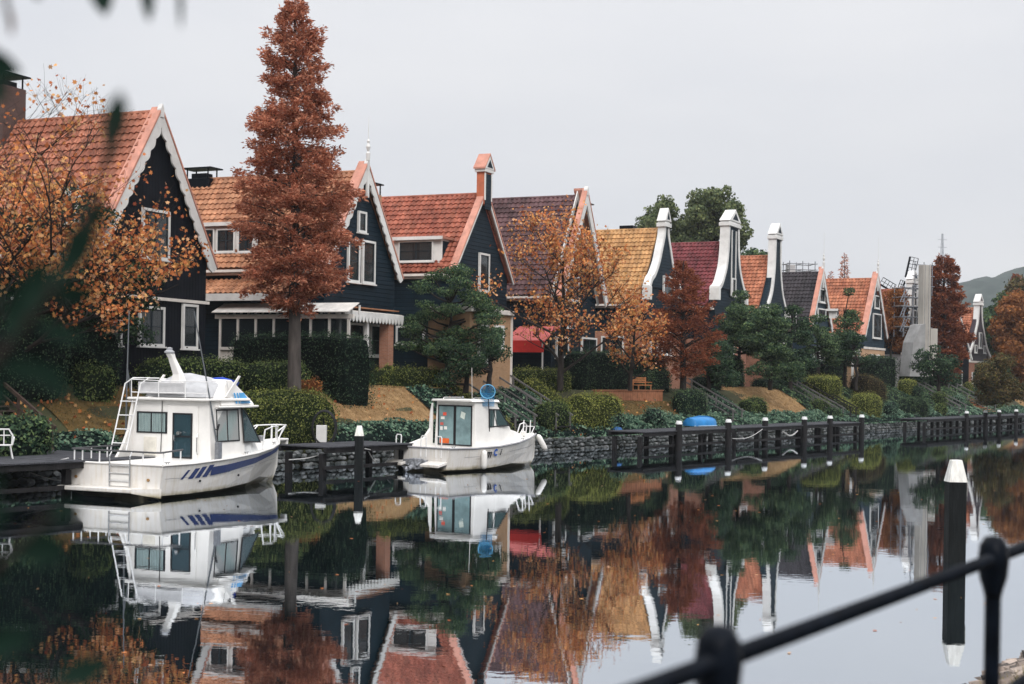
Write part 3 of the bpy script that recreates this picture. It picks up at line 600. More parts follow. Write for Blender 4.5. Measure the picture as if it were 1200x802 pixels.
class House:
    def __init__(s, lab, apx, apy, D, zap, zeave, hw, Ln, roof, wall, ang=66, ry=0., cat='house'):
        global G, RR, HANG
        HANG = R(ang); G = Vector((math.cos(HANG), math.sin(HANG))); RR = Vector((-G.y, G.x)); s.ry = ry
        a = P(apx, apy, D); s.A = Vector((a.x, a.y)); s.zap = zap; s.ze = zeave; s.hw = hw; s.L = Ln; s.roof = roof
        s.T = thing('dutch_house', lab, cat, (a.x, a.y, GZ), HANG, 'dutch style gabled houses along the canal'); s.wallm = wall
    # local coordinates of a pixel on the gable plane y=y0 / on the plane x=x0
    def g(s, px, py, y0=0.):
        u, w_ = uw(px, py); k = u/F; B = s.A+RR*y0; a = (k*B.y-B.x)/(G.x-k*G.y); D = B.y+a*G.y; return a, EYE-(w_-HOR)/F*D-GZ
    def sd(s, px, py, x0):
        u, w_ = uw(px, py); k = u/F; B = s.A+G*x0; a = (k*B.y-B.x)/(RR.x-k*RR.y); D = B.y+a*RR.y; return a, EYE-(w_-HOR)/F*D-GZ
    def onroof(s, px, py):
        best = None; m_ = (s.zr-s.ez)/s.rw
        for i in range(0, 800):
            x = -i*.01*s.rw/8*1.4; y, z = s.sd(px, py, x); zr = s.zr+x*m_
            if best is None or abs(z-zr) < best[0]: best = (abs(z-zr), x, y, z)
        return best[1:]
    def body(s, zr=None, lower=None, lowmat=None):
        s.zr = (zr or s.zap)-GZ; s.ez = s.ze-GZ; s.rw = s.hw+.35
        hw = s.hw; zi = s.ez+.2
        MB().prism([(-hw, 0), (hw, 0), (hw, zi), (0, s.zr-.12), (-hw, zi)], .02, s.L).build('wall', s.wallm, s.T)
        if lower:
            z = lower-GZ; o = MB().box(-hw-.03, hw+.03, -.05, s.L+.03, -.3, z); o.build('ground_floor_wall', lowmat, s.T)
            MB().box(-hw-.1, hw+.1, -.12, -.052, z-.02, z+.2).build('cornice', CREAM, s.T)
        s.tiles(s.roof, -1, s.ry); s.tiles(s.roof, 1, s.ry)
        MB().tube([(0, s.ry-.02, s.zr+.05), (0, s.L+.1, s.zr+.05)], .13).build('ridge_tiles', s.roof, s.T)
        MB().box(-s.rw-.14, -s.rw+.0, .1, s.L, s.ez-.16, s.ez-.02).build('gutter', CREAM, s.T)
        MB().box(-s.hw-.26, -s.hw-.001, .1, s.L, s.ez-.30, s.ez-.165).build('eave_board', CREAM, s.T)
    def tiles(s, m_, sg, y0=0., y1=None, name='roof'):
        y1 = y1 or s.L+.15; sl = math.hypot(s.rw, s.zr-s.ez); dx, dz = sg*s.rw/sl, -(s.zr-s.ez)/sl; nx, nz = sg*(s.zr-s.ez)/sl, s.rw/sl
        tw = .33; nt = int((y1-y0)/tw); ny = nt*6; rows = int(sl/.40); V = []; Fc = []; cols = []
        for i in range(ny+1):
            ph = i % 6; cols.append((0, .045, .07, .06, .03, -.005)[ph])
        for r_ in range(rows):
            for e in (0, 1):
                v = sl*(r_+(e*.995))/rows; hh = .085 if e else .02
                for i in range(ny+1):
                    h = cols[i]+hh+.05; y = y0+(y1-y0)*i/ny; V.append((dx*v+nx*h, y, s.zr+dz*v+nz*h))
        W = ny+1
        for r_ in range(2*rows-1):
            for i in range(ny):
                a = r_*W+i; Fc.append((a, a+1, a+W+1, a+W) if sg < 0 else (a, a+W, a+W+1, a+1))
        n0 = len(V); slab = MB().add([], []);  q = [(0, s.zr), (dx*sl, s.zr+dz*sl), (dx*sl-nx*.1, s.zr+dz*sl-nz*.1), (0, s.zr-.2)]
        slab.prism(q, y0+.01, y1-.01); VV, FF, MM = merge([(V, Fc, 0), (slab.v, slab.f, 0)])
        return mesh_obj(name, VV, FF, m_, s.T)
    def window(s, rect, face='g', x0=0., y0=0., fw=.12, mul=1, tr=0, curt=None, frame=None, lab=None, white_sash=False, zoff=0):
        """rect: pixel left, top, right, bottom; real frame, glass, glazing bars and curtain"""
        if face == 'g': (a0, z1), (a1, z0) = s.g(rect[0], rect[1], y0), s.g(rect[2], rect[3], y0); zc = (s.g(rect[0], rect[3], y0)[1]+z0)/2
        else: (a0, z1), (a1, z0) = s.sd(rect[2], rect[1], x0), s.sd(rect[0], rect[3], x0); zc = (s.sd(rect[2], rect[3], x0)[1]+z0)/2
        z0 = zc; return s.win(a0, a1, z0, z1, face, x0, y0, fw, mul, tr, curt, frame, lab)
    def win(s, a0, a1, z0, z1, face='g', x0=0., y0=0., fw=.12, mul=1, tr=0, curt=None, frame=None, lab=None):
        if a1 < a0: a0, a1 = a1, a0
        def bx(mb, p, q, r_, t_, d0, d1, mi=0):     # a-range, z-range, outward depth range
            if face == 'g': mb.box(p, q, y0-d1, y0-d0, r_, t_, mi)
            else: mb.box(x0-d1, x0-d0, p, q, r_, t_, mi)
        f = MB(); fr = frame or WHITE
        for p, q, r_, t_ in ((a0, a0+fw, z0, z1), (a1-fw, a1, z0, z1), (a0+fw, a1-fw, z0, z0+fw), (a0+fw, a1-fw, z1-fw, z1)): bx(f, p, q, r_, t_, .0, .13)
        bx(f, a0-.06, a1+.06, z0-.07, z0-.002, .0, .2)
        w_ = f.build('window', fr, s.T)
        if lab: w_['label'] = lab
        A0, A1, Z0, Z1 = a0+fw, a1-fw, z0+fw, z1-fw; sh = MB()
        e = .06
        for p, q, r_, t_ in ((A0, A0+e, Z0, Z1), (A1-e, A1, Z0, Z1), (A0+e, A1-e, Z0, Z0+e), (A0+e, A1-e, Z1-e, Z1)): bx(sh, p, q, r_, t_, .0, .09)
        for i in range(1, mul+1):
            c = A0+(A1-A0)*i/(mul+1); bx(sh, c-.04, c+.04, Z0+e, Z1-e, .05, .094)
        for i in range(1, tr+1):
            c = Z0+(Z1-Z0)*i/(tr+1); bx(sh, A0+e, A1-e, c-.02, c+.02, .05, .085)
        sh.build('sash', FRAMEB, w_)
        g_ = MB(); bx(g_, A0+.001, A1-.001, Z0+.001, Z1-.001, .055, .06); g_.build('pane', GLASS, w_)
        g_ = MB(); bx(g_, A0, A1, Z0, Z1, .0, .012); g_.build('dark_interior', DARKIN, w_)
        if curt:
            for c0, c1 in curt:
                c = MB(); n = max(3, int((c1-c0)*(A1-A0)/.07))
                for i in range(n):
                    p = A0+(A1-A0)*(c0+(c1-c0)*i/n); q = A0+(A1-A0)*(c0+(c1-c0)*(i+1)/n); bx(c, p, q-.006, Z0+.04, Z1-.03, .014, .02+.014*(i % 2))
                c.build('curtain', CURT, w_)
        return w_
    def slopepts(s, n, sg, zt=None, ze=None, hw=None):
        zt = zt if zt is not None else s.zap-GZ; ze = ze if ze is not None else s.ez; hw = hw or s.rw
        return [(sg*hw*i/n, zt+(ze-zt)*i/n) for i in range(n+1)]
    def barge(s, width=.42, scallop=True, y0=-.30, y1=-.22, m_=None, fin=0., zt=None, ext=.12, nsc=9, finial=True, verge=True, vmat=None, vw=.28):
        m_ = m_ or WHITE; zt = (zt or s.zap)-GZ; hw = s.rw+.02; ze = s.ez-.1; sl = math.hypot(hw, zt-ze)
        for sg in (-1, 1):
            d = (sg*hw/sl, (ze-zt)/sl); nn = (-sg*(zt-ze)/sl, -hw/sl); K = 90; A = []; B = []
            for i in range(K+1):
                v = (sl+ext)*i/K; A.append((d[0]*v, zt+.12+d[1]*v)); ww = width/max(.25, 1) 
                q = width*(1+(.32*abs(math.sin(PI*v/(sl+ext)*nsc)) if scallop else 0)); x, z = d[0]*v+nn[0]*q, zt+.12+d[1]*v+nn[1]*q
                if sg*x < 0: x = 0; z = zt+.12+d[1]*v-abs(d[0]*v/nn[0]*nn[1]) if abs(nn[0]) > 1e-6 else z
                B.append((x, z))
            MB().strip(A, B, y0, y1).build('bargeboard', m_, s.T)
            if verge:
                mb = MB(); Z1 = zt+.16; a = (0, Z1); b_ = (d[0]*(sl+.12), Z1+d[1]*(sl+.12)); o = (-nn[0]*.1, -nn[1]*.1)
                mb.prism([a, b_, (b_[0]+o[0], b_[1]+o[1]), (a[0]+o[0]*0, a[1]+.14)], y0-.03, (vw if sg < 0 else .2)).build('verge_tiles', vmat or VERGE, s.T)
        if finial: MB().prism([(-.12, zt-.2), (.12, zt-.2), (.12, zt+.18), (0, zt+.42), (-.12, zt+.18)], y0-.045, y1+.1).build('finial', m_ if not fin else WHITE, s.T)
        if fin:
            MB().lathe([(.10, 0), (.12, .4), (.05, .5), (.13, .75), (.05, .95), (.09, 1.05), (.02, 1.2), (.012, 1.2+fin)], (0, y0, zt+.3), 10).build('spire', WHITE, s.T)
            MB().box(-.09, .09, y0-.05, y1, zt-1.7, zt-.1).build('finial_drop', WHITE, s.T)
    def bell(s, prof, trim=.30, y0=-.12, depth=.62, ped=None, wallm=None, capm=None, zlow=None):
        """curved gable: prof = right-hand outline (x, z) from the top down; white coping follows it"""
        capm = capm or WHITE; pr = [(x, z-GZ) for x, z in prof]
        # smooth the outline
        fine = []
        for i in range(len(pr)-1):
            p0 = pr[max(i-1, 0)]; p1 = pr[i]; p2 = pr[i+1]; p3 = pr[min(i+2, len(pr)-1)]
            for k in range(7):
                t_ = k/7; q = []
                for c in (0, 1):
                    q.append(.5*((2*p1[c])+(-p0[c]+p2[c])*t_+(2*p0[c]-5*p1[c]+4*p2[c]-p3[c])*t_**2+(-p0[c]+3*p1[c]-3*p2[c]+p3[c])*t_**3))
                fine.append(tuple(q))
        fine.append(pr[-1])
        Lf = [(-x, z) for x, z in fine]; MB().strip(Lf, fine, y0, y0+.3).build('curved_gable', wallm or s.wallm, s.T)
        for sg in (-1, 1):
            A = [(sg*x, z) for x, z in fine]; B = []; O = []
            for i, (x, z) in enumerate(fine):
                a = fine[max(i-1, 0)]; b_ = fine[min(i+1, len(fine)-1)]; tx, tz = b_[0]-a[0], b_[1]-a[1]; l_ = math.hypot(tx, tz) or 1; nx, nz = tz/l_, -tx/l_
                B.append((sg*max(.02, x+nx*trim), z+nz*trim)); O.append((sg*(x-nx*.10), z-nz*.10))
            MB().strip(O, B, y0-.06, y0-.003).build('gable_trim', capm, s.T)
            B2 = [(sg*(x-.0), z) for x, z in fine]; MB().strip(O, [(a[0]*1., a[1]) for a in A], y0-.002, y0+depth).build('coping', capm, s.T)
        x, z = fine[0]; w_ = x+.12
        MB().box(-w_-.12, w_+.12, y0-.18, y0+depth+.08, z-.02, z+.28).build('gable_cap', capm, s.T, bevel=.03)
        MB().box(-w_-.02, w_+.02, y0-.1, y0+depth, z+.28, z+.42).build('gable_cap_upper', capm, s.T, bevel=.02)
        mb = MB().prism([(-w_-.16, z+.42), (w_+.16, z+.42), (0, z+1.45)], y0-.16, y0+depth+.05); mb.build('pediment', capm, s.T, bevel=.02)
        MB().prism([(-w_*.55, z+.56), (w_*.55, z+.56), (0, z+1.14)], y0-.172, y0-.163).build('pediment_panel', s.wallm, s.T)
        x, z = fine[-1]
        for sg in (-1, 1): MB().box(min(sg*(x-.35), sg*(x+.12)), max(sg*(x-.35), sg*(x+.12)), y0-.13, y0+depth, z-1.0, z+.02).build('gable_shoulder', capm, s.T, bevel=.03)
    def dormer(s, rect, wins, h_over=.25, flat=True, lab=None, gable=False, depth=None):
        """box dormer on the left roof slope, front face fills the pixel rect"""
        cx = (rect[0]+rect[2])/2; x, y, z = s.onroof(cx, rect[3]); 
        (a0, z1), (a1, z0) = s.sd(rect[2], rect[1], x), s.sd(rect[0], rect[3], x); z0 = z
        m_ = (s.zr-s.ez)/s.rw; xb = min(-.1, (z1-s.zr)/m_+.2) if z1 < s.zr else -.1
        mb = MB().prism([(x, z0-.1), (x, z1), (xb, z1), (xb, z1-.4)], min(a0, a1), max(a0, a1)); d = mb.build('dormer', WHITE, s.T)
        A0, A1 = min(a0, a1), max(a0, a1)
        if gable:
            MB().prism([(A0-.15, z1), (A1+.15, z1), ((A0+A1)/2, z1+(A1-A0)*.42)], x, xb+.6, axis='x').build('dormer_gable', CREAM, d)
            MB().prism([(A0+.15, z1+.08), (A1-.15, z1+.08), ((A0+A1)/2, z1+(A1-A0)*.30)], x-.02, x-.003, axis='x').build('dormer_gable_panel', s.wallm, d)
            zt = z1+(A1-A0)*.42; c = (A0+A1)/2
            for q0, q1 in ((A0-.3, c), (c, A1+.3)):
                za, zb = (z1-.1, zt+.05) if q0 < c-.01 and q1 == c else (zt+.05, z1-.1)
                MB().prism([(q0, za), (q1, zb), (q1, zb+.12), (q0, za+.12)], x-.15, xb+1.2, axis='x').build('dormer_roof', s.roof, d)
        else:
            MB().box(x-.28, xb+.3, A0-.18, A1+.18, z1, z1+.13).build('dormer_roof', mat('lead_flat_roof', (.3, .14, .1), .7, .2, 3.), d)
            MB().box(x-.30, x-.282, A0-.2, A1+.2, z1-.05, z1+.15).build('dormer_fascia', WHITE, d)
        MB().prism([(x+.12, z0+.1), (x+.12, z1-.1), (xb, z1-.1), (xb, z1-.3)], A0-.012, A0-.002).build('cheek', s.wallm, d)
        for w_ in wins: s.window(w_, 's', x0=x, mul=1, tr=1, curt=[(0, .4), (.62, 1)], fw=.08)
        return d
    def chimney(s, x, y, wd, dp, z0, z1, m_, pot=True):
        z0 -= GZ; z1 -= GZ; c = MB().box(x-wd/2, x+wd/2, y-dp/2, y+dp/2, z0, z1).build('chimney', m_, s.T, bevel=.02)
        if pot:
            k = MB()
            for a in (-1, 1):
                for b_ in (-1, 1): k.box(x+a*wd*.42-.03, x+a*wd*.42+.03, y+b_*dp*.42-.03, y+b_*dp*.42+.03, z1, z1+.55)
            k.box(x-wd*.6, x+wd*.6, y-dp*.6, y+dp*.6, z1+.55, z1+.62); k.build('chimney_cowl', BLACKM, c)
            MB().box(x-wd*.3, x+wd*.3, y-dp*.3, y+dp*.3, z1, z1+.3).build('flue', BLACKM, c)
        return c
# ---------------------------------------------------------------- 1 black house
h = House('black boarded house with scalloped white bargeboards and terracotta roof behind the cabin cruiser', 183, 128, 65, 15.9, 9.2, 3.95, 14, RM['terracotta'], BLACKW, 66)
h.body(); h.barge(.40, True, nsc=12)
h.window((165, 243, 196, 304), mul=1, tr=1, curt=[(.52, 1)]); h.window((161, 358, 190, 406), mul=1, tr=1, curt=[(0, .28), (.55, .95)])
h.window((212, 356, 229, 409), mul=0, tr=1, curt=[(.1, .9)]); h.window((119, 374, 140, 405), mul=1, curt=[(0, 1)])
a, z = h.g(200, 352); MB().box(-h.hw-.1, h.hw+.1, -.14, .018, z-.06, z+.08).build('string_course', CREAM, h.T)
h.dormer((72, 222, 95, 272), [(76, 228, 91, 262)], gable=True)
h.chimney(-.3, 8.9, 1.5, 1.5, 14, 17.6, DARKBR)
h.window((14, 346, 42, 378), 's', x0=-h.hw, mul=1, curt=[(0, .3)])
h1 = h
# ---------------------------------------------------------------- 2 teal house with long peach roof
h = House('dark teal house with long peach roof, white spire and scalloped canopy behind the tall conifer', 425, 195, 77.2, 15.4, 9.6, 3.75, 16, RM['peach'], NAVY)
h.body(15.05); h.barge(.34, True, nsc=12, fin=1.2)
h.window((418, 247, 427, 273), mul=0); h.window((423, 281, 437, 333), mul=0, tr=1, curt=[(.1, .95)]); h.window((406, 279, 419, 331), mul=0, tr=1, curt=[(0, .9)])
h.dormer((236, 263, 300, 298), [(238, 268, 252, 296), (254, 268, 276, 296), (279, 266, 298, 296)])
h.chimney(2.5, .9, .8, .9, 10, 14.2, OCHRE)
h.chimney(0, 10.6, 1.0, 1.7, 14.6, 15.15, BLACKM)
# lean-to roof below the main eave, white fascia
def leanto(h, x0, x1, z0, z1, y0, y1, m_, name='porch_roof'):
    z0 -= GZ; z1 -= GZ; ny = int((y1-y0)/.33)*6; V = []; Fc = []; rows = 4
    for r_ in range(rows):
        for e in (0, 1):
            v = (r_+e*.99)/rows
            for i in range(ny+1): V.append((x0+(x1-x0)*v, y0+(y1-y0)*i/ny, z0+(z1-z0)*v+(.08 if e else .02)+(0, .045, .07, .06, .03, -.005)[i % 6]))
    W = ny+1
    for r_ in range(2*rows-1):
        for i in range(ny): a = r_*W+i; Fc.append((a, a+1, a+W+1, a+W))
    mb = MB().prism([(x0, z0), (x1, z1), (x1, z1-.12), (x0, z0-.12)], y0, y1); VV, FF, MM = merge([(V, Fc, 0), (mb.v, mb.f, 0)])
    o = mesh_obj(name, VV, FF, m_, h.T); MB().box(x1-.08, x1-.003, y0-.05, y1+.05, z1-.32, z1+.06).build('fascia', WHITE, o); return o
leanto(h, -3.9, -4.9, 9.05, 8.2, 1.6, 15.5, RM['peach'])
# white pergola-like conservatory along the side
pg = MB()
ya, zt = h.sd(408, 375, -4.70); yb, _ = h.sd(258, 366, -4.70); zt = h.sd(330, 369, -4.70)[1]
for yy in np.linspace(ya, yb, 8): pg.box(-4.76, -4.64, yy-.06, yy+.06, 0, zt-.2)
pg.box(-4.80, -4.60, ya-.3, yb+.3, zt-.2, zt+.02); pg.box(-4.78, -4.62, ya, yb, 1.9, 2.05)
pg.build('conservatory_frame', CREAM, h.T)
for yy in np.arange(ya-.2, yb+.3, .45): MB().beam((-4.0, yy, zt+.02), (-3.97, yy, zt+.5), .06, .12).build('conservatory_rafter', WHITE, h.T)
MB().prism([(-5.10, zt+.10), (-4.0, zt+.60), (-4.0, zt+.64), (-5.10, zt+.14)], ya-.2, yb+.3).build('conservatory_roof', mat('opal_roof', (.55, .53, .5), .5, .2, 2.), h.T)
MB().box(-4.67, -4.65, ya, yb, 0, 1.9).build('conservatory_dado', CREAM, h.T)
MB().box(-4.69, -4.68, ya, yb, 2.05, zt-.2).build('conservatory_glass', GLASS, h.T)
# scalloped canopy over the front
a0, z_ = h.g(382, 364, -1.4); a1, z2 = h.g(469, 371, -1.4); zc = (z_+z2)/2
a0 = max(a0, -4.3)
MB().prism([(-1.5, zc), (-1.5, zc+.09), (-.02, zc+.25), (-.02, zc+.12)], a0, a1, axis='x').build('canopy', CREAM, h.T)
MB().box(a0, a1, -1.3, -.02, zc+.27, zc+.33).build('canopy_roof', h.roof, h.T)
sc_ = MB(); x = a0
while x < a1-.1:
    sc_.prism([(x, zc+.06), (x+.345, zc+.06), (x+.345, zc-.16), (x+.27, zc-.40), (x+.172, zc-.50), (x+.075, zc-.40), (x, zc-.16)], -1.56, -1.502); x += .35
sc_.build('scalloped_valance', WHITE, h.T)
a, z_ = h.g(454, 378, -1.2); MB().box(a-.28, a+.28, -1.4, -.84, -.2, zc-.05).build('brick_pillar', BRICK, h.T)
a, z_ = h.g(429, 378, -1.2); MB().box(a-.1, a+.1, -1.3, -1.1, -.2, zc-.05).build('white_post', WHITE, h.T)
a, z_ = h.g(396, 378, -1.2); MB().box(a-.1, a+.1, -1.3, -1.1, -.2, zc-.05).build('white_post', WHITE, h.T)
for r_ in ((407, 378, 424, 404), (432, 380, 446, 418)): h.window(r_, mul=0, tr=1, curt=[(0, .3)])
h2 = h
# ---------------------------------------------------------------- 3 navy house with chimney gable, red roof
h = House('navy house with red tiled roof, white box dormer and narrow chimney-topped gable', 565, 200, 86.7, 15.3, 10.1, 3.9, 15, RM['red'], NAVY)
h.body(15.15); h.barge(.14, False, verge=True, vw=.12, zt=15.35, finial=False, m_=WHITE)
zt = 17.0-GZ
MB().box(-.5, .5, -.37, .15, 14.55-GZ, zt-.5).build('chimney_neck', mat('orange_render', (.42, .13, .07), .8, .2, 2.), h.T)
MB().prism([(-.46, zt-2.75), (.46, zt-2.75), (.36, zt-.6), (-.36, zt-.6)], -.41, -.373).build('neck_panel', NAVY, h.T)
for sg in (-1, 1): MB().box(min(sg*.38, sg*.53), max(sg*.38, sg*.53), -.42, -.373, zt-2.2, zt-.55).build('neck_trim', WHITE, h.T)
MB().box(-.64, .64, -.48, .24, zt-.5, zt-.3).build('neck_cornice', WHITE, h.T, bevel=.02)
MB().prism([(-.68, zt-.3), (.68, zt-.3), (0, zt+.55)], -.50, .24).build('pediment', WHITE, h.T, bevel=.02)
MB().prism([(-.4, zt-.2), (.4, zt-.2), (0, zt+.28)], -.512, -.503).build('pediment_panel', NAVY, h.T)
for sg in (-1, 1): MB().prism([(0, zt+.56), (sg*.74, zt-.33), (sg*.74, zt-.22), (0, zt+.68)], -.52, .28).build('pediment_roof', VERGE, h.T)
h.window((560, 296, 571, 342), mul=0, tr=1, curt=[(0, 1)])
h.dormer((461, 280, 517, 311), [(467, 282, 508, 307)])
h.window((464, 382, 498, 404), 's', x0=-h.hw, mul=1, tr=1, curt=[(0, .5)])
# ochre brick front wing
a0, z1 = h.g(550, 366, -2.6); a1, _ = h.g(598, 366, -2.6); zt = (h.g(575, 368, -2.6)[1])
MB().box(a0, a1, -2.6, .0, -.3, zt).build('front_wing', OCHRE, h.T)
MB().box(a0-.15, a1+.15, -2.78, .0, zt, zt+.28).build('front_wing_cornice', CREAM, h.T, bevel=.03)
h.window((578, 381, 588, 408), y0=-2.6, mul=0, curt=[(.2, .9)], fw=.16); h.window((559, 380, 570, 425), y0=-2.6, mul=0, tr=1, fw=.16)
MB().box(a1+.01, a1+.12, -2.7, -2.58, -.2, zt).build('downpipe', CREAM, h.T)
h3 = h
# ---------------------------------------------------------------- 4 plum roof
h = House('house with plum coloured roof tiles and broad plain white bargeboards behind the middle orange-leaved tree', 675, 223, 96, 16.6, 9.4, 4.0, 15, RM['plum'], NAVY)
h.body(16.3); h.barge(.50, False, y0=-.8, y1=-.68, vw=-.45)
h.barge(.3, False, y0=-.1, y1=-.03, verge=False, finial=False)
h.chimney(3.5, .95, 1.1, 1.1, 10, 15.7, OCHRE)
h.window((661, 322, 676, 353), mul=0, tr=1); h.window((655, 368, 668, 384), mul=0); h.window((680, 395, 697, 420), mul=1); h.window((650, 394, 664, 420), mul=1)
h4 = h
# red awning beside it
a0, z1 = h.sd(640, 383, -h.hw-.4); a1, _ = h.sd(598, 383, -h.hw-.4)
RED = mat('red_canvas', (.52, .035, .03), .8, .1, 3.); PINK = mat('faded_red_canvas', (.50, .13, .12), .8, .15, 2.)
tA = thing('awning', 'red canvas awning with a faded pink top between the ochre wing and the orange-leaved tree', 'awning', h.T.location, HANG)
zt = h.sd(600, 384, -4.7)[1]; x0 = -4.3; y_a, y_b = h.sd(644, 384, -6)[0], h.sd(596, 384, -6)[0]
y_a, y_b = min(y_a, y_b), max(y_a, y_b)
MB().prism([(x0, zt+.1), (x0-2.6, zt-.9), (x0-2.6, zt-.96), (x0, zt+.04)], y_a, y_b).build('canvas_top', PINK, tA)
MB().prism([(x0-2.6, zt-.9), (x0-2.75, zt-1.65), (x0-2.7, zt-1.65), (x0-2.55, zt-.96)], y_a, y_b).build('valance', RED, tA)
for yy in (y_a+.1, y_b-.1): MB().box(x0-2.68, x0-2.6, yy-.04, yy+.04, 0, zt-.97).build('awning_post', WHITE, tA)
# ---------------------------------------------------------------- 5 honey roof, bell gable
def gp(h, pts, sg=1): return [(abs(h.g(x, y)[0]), h.g(x, y)[1]+GZ) for x, y in pts]
h = House('house with honey yellow roof and curved white-edged navy gable', 779, 248, 107, 15.6, 9.6, 3.7, 15, RM['honey'], NAVY, 64, .5)
h.body(15.35, 7.6, BRICK)
h.bell([(.42, 15.55), (.52, 14.9), (1.02, 13.9), (1.6, 12.8), (2.4, 11.9), (3.0, 11.5), (3.4, 11.0), (3.55, 10.9)], .22, depth=.5)
h.window((776, 323, 788, 348), y0=-.13, mul=0, curt=[(0, .5)]); h.window((761, 394, 768, 416), y0=-.05, mul=0); h.window((775, 396, 784, 416), y0=-.05, mul=0)
h.window((704, 394, 731, 416), 's', x0=-h.hw-.05, mul=1, curt=[(0, .3), (.6, 1)])
h.chimney(0.6, 3.2, .9, 1.1, 14.6, 15.8, BLACKM, False)
# ---------------------------------------------------------------- 6 maroon roof, tall bell gable
h = House('house with maroon roof and tall broad curved gable with a white framed centre strip', 858, 247, 117, 16.0, 10.0, 4.2, 13, RM['maroon'], NAVY, 64, .6)
h.body(15.4, 7.4, BRICK)
h.bell([(1.35, 16.7), (1.40, 15.9), (1.55, 14.6), (1.9, 13.4), (2.6, 12.4), (3.2, 11.8), (3.95, 11.5)], .26, depth=.7)
MB().box(-.62, -.5, -.20, -.123, 11.0-GZ, 16.4-GZ).build('centre_strip', WHITE, h.T); MB().box(.5, .62, -.20, -.123, 11.0-GZ, 16.4-GZ).build('centre_strip', WHITE, h.T)
h.win(-.5, .5, 11.0-GZ, 12.5-GZ, y0=-.13, mul=0)
h.window((843, 397, 850, 418), y0=-.05, mul=0); h.window((852, 397, 858, 418), y0=-.05, mul=0); h.window((869, 398, 876, 412), y0=-.05, mul=0)
# ---------------------------------------------------------------- 7 slim bell gable, orange roof
h = House('house with orange roof behind a very slim curved white and navy gable', 910, 262, 124.7, 15.4, 9.8, 3.7, 11, RM['orange'], NAVY, 64, .5)
h.body(15.0, 7.4, BRICK)
h.bell([(.85, 16.5), (.92, 15.6), (1.05, 14.0), (1.35, 12.8), (1.8, 11.8), (2.6, 10.9), (3.3, 10.4)], .24, depth=.6)
h.window((924, 362, 931, 378), 'g', y0=-.13, mul=0); h.window((896, 402, 903, 420), y0=-.05, mul=0)
# ---------------------------------------------------------------- 8, 9 scalloped pair
h = House('slate blue house with charcoal tiled roof, salmon roof edge and needle finial', 961, 318, 133.5, 14.6, 9.0, 3.1, 14, RM['charcoal'], TEAL, 61)
h.body(14.3); h.barge(.3, True, nsc=9, fin=2.0, vw=.1)
h.window((959, 338, 965, 355), mul=0); h.window((957, 361, 966, 373), mul=1, curt=[(0, .4)]); 
for x in (952, 959, 966): h.window((x, 406, x+5, 424), mul=0, curt=[(0, .9)])
h.dormer((971, 364, 980, 372), [])
h = House('slate blue house with bright orange roof, salmon verge and ochre brick base', 1025, 322, 146, 15.2, 8.9, 3.8, 17, RM['orange'], TEAL, 60)
h.body(14.7, 7.5, mat('pale_ochre_brick', (.46, .30, .19), .85, .12, 3.)); h.barge(.28, True, nsc=9, fin=2.4, vw=.25)
h.window((1024, 346, 1029, 362), mul=0, curt=[(0, 1)]); h.window((1022, 367, 1031, 397), mul=1, curt=[(0, 1)])
h.win(-1.6, -.6, 2.0, 3.6, y0=-.05, mul=0); h.win(.6, 1.6, 2.0, 3.6, y0=-.05, mul=0)
MB().box(-6.2, -4.13, .2, 6, 7.0-GZ, 7.4-GZ).build('porch_roof', WHITE, h.T)
for y in (.4, 3, 5.8): MB().box(-6.15, -5.95, y-.1, y+.1, 0, 6.98-GZ).build('porch_post', WHITE, h.T)
h9 = h
# ---------------------------------------------------------------- 10 bell gable inside scaffolding
h = House('red-roofed house with a curved white gable being worked on inside the scaffolding', 1070, 322, 157, 15.0, 9.2, 4.2, 15, RM['red'], TEAL, 57, .5)
h.body(14.4, 7.2, mat('grey_render', (.26, .26, .27), .85, .15, 2.)); h.bell([(.9, 15.1), (.98, 14.2), (1.2, 12.6), (1.8, 11.2), (2.8, 10.0), (3.6, 9.4)], .3, depth=.6, wallm=TEAL)
h.win(-.45, .45, 10.5-GZ, 12.2-GZ, y0=-.13, mul=0); h.win(-.4, .4, 12.6-GZ, 14.2-GZ, y0=-.13, mul=0)
h10 = h
h = House('dark boarded house with white edges half hidden behind the deep red conifer', 1121, 358, 167, 12.6, 7.2, 4.6, 13, RM['plum'], BLACKW, 54)
h.body(12.3); h.barge(.3, False, verge=False)
for x in (-2.2, -.5, 1.2): h.win(x, x+1., 3.9, 5.4, mul=0, curt=[(0, 1)])
for x in (-3.2, -1.2, .8): h.win(x, x+1.1, .6, 2.3, mul=0, curt=[(0, 1)])
h = House('farthest house with orange red roof, curved white gable and brick base', 1147.5, 340, 178.6, 14.4, 7.6, 4.4, 14, RM['orange'], mat('dark_plum_boards', (.035, .025, .032), .6, .2, 2.), 54, .5)
h.body(13.6, 6.8, BRICK); h.bell([(.6, 14.0), (.68, 13.2), (1.0, 11.8), (1.7, 10.6), (2.4, 9.4), (3.3, 8.4), (4.1, 7.8)], .28, depth=.6)
h.win(-.5, .5, 5.2, 7.2, y0=-.13, mul=0)
for x in (-2.1, 1.3): h.win(x, x+.8, 4.6, 5.6, y0=-.13, mul=0)
for x in (-2.8, -.4, 2.0): h.win(x, x+.9, .8, 2.2, y0=-.05, mul=0)
h12 = h
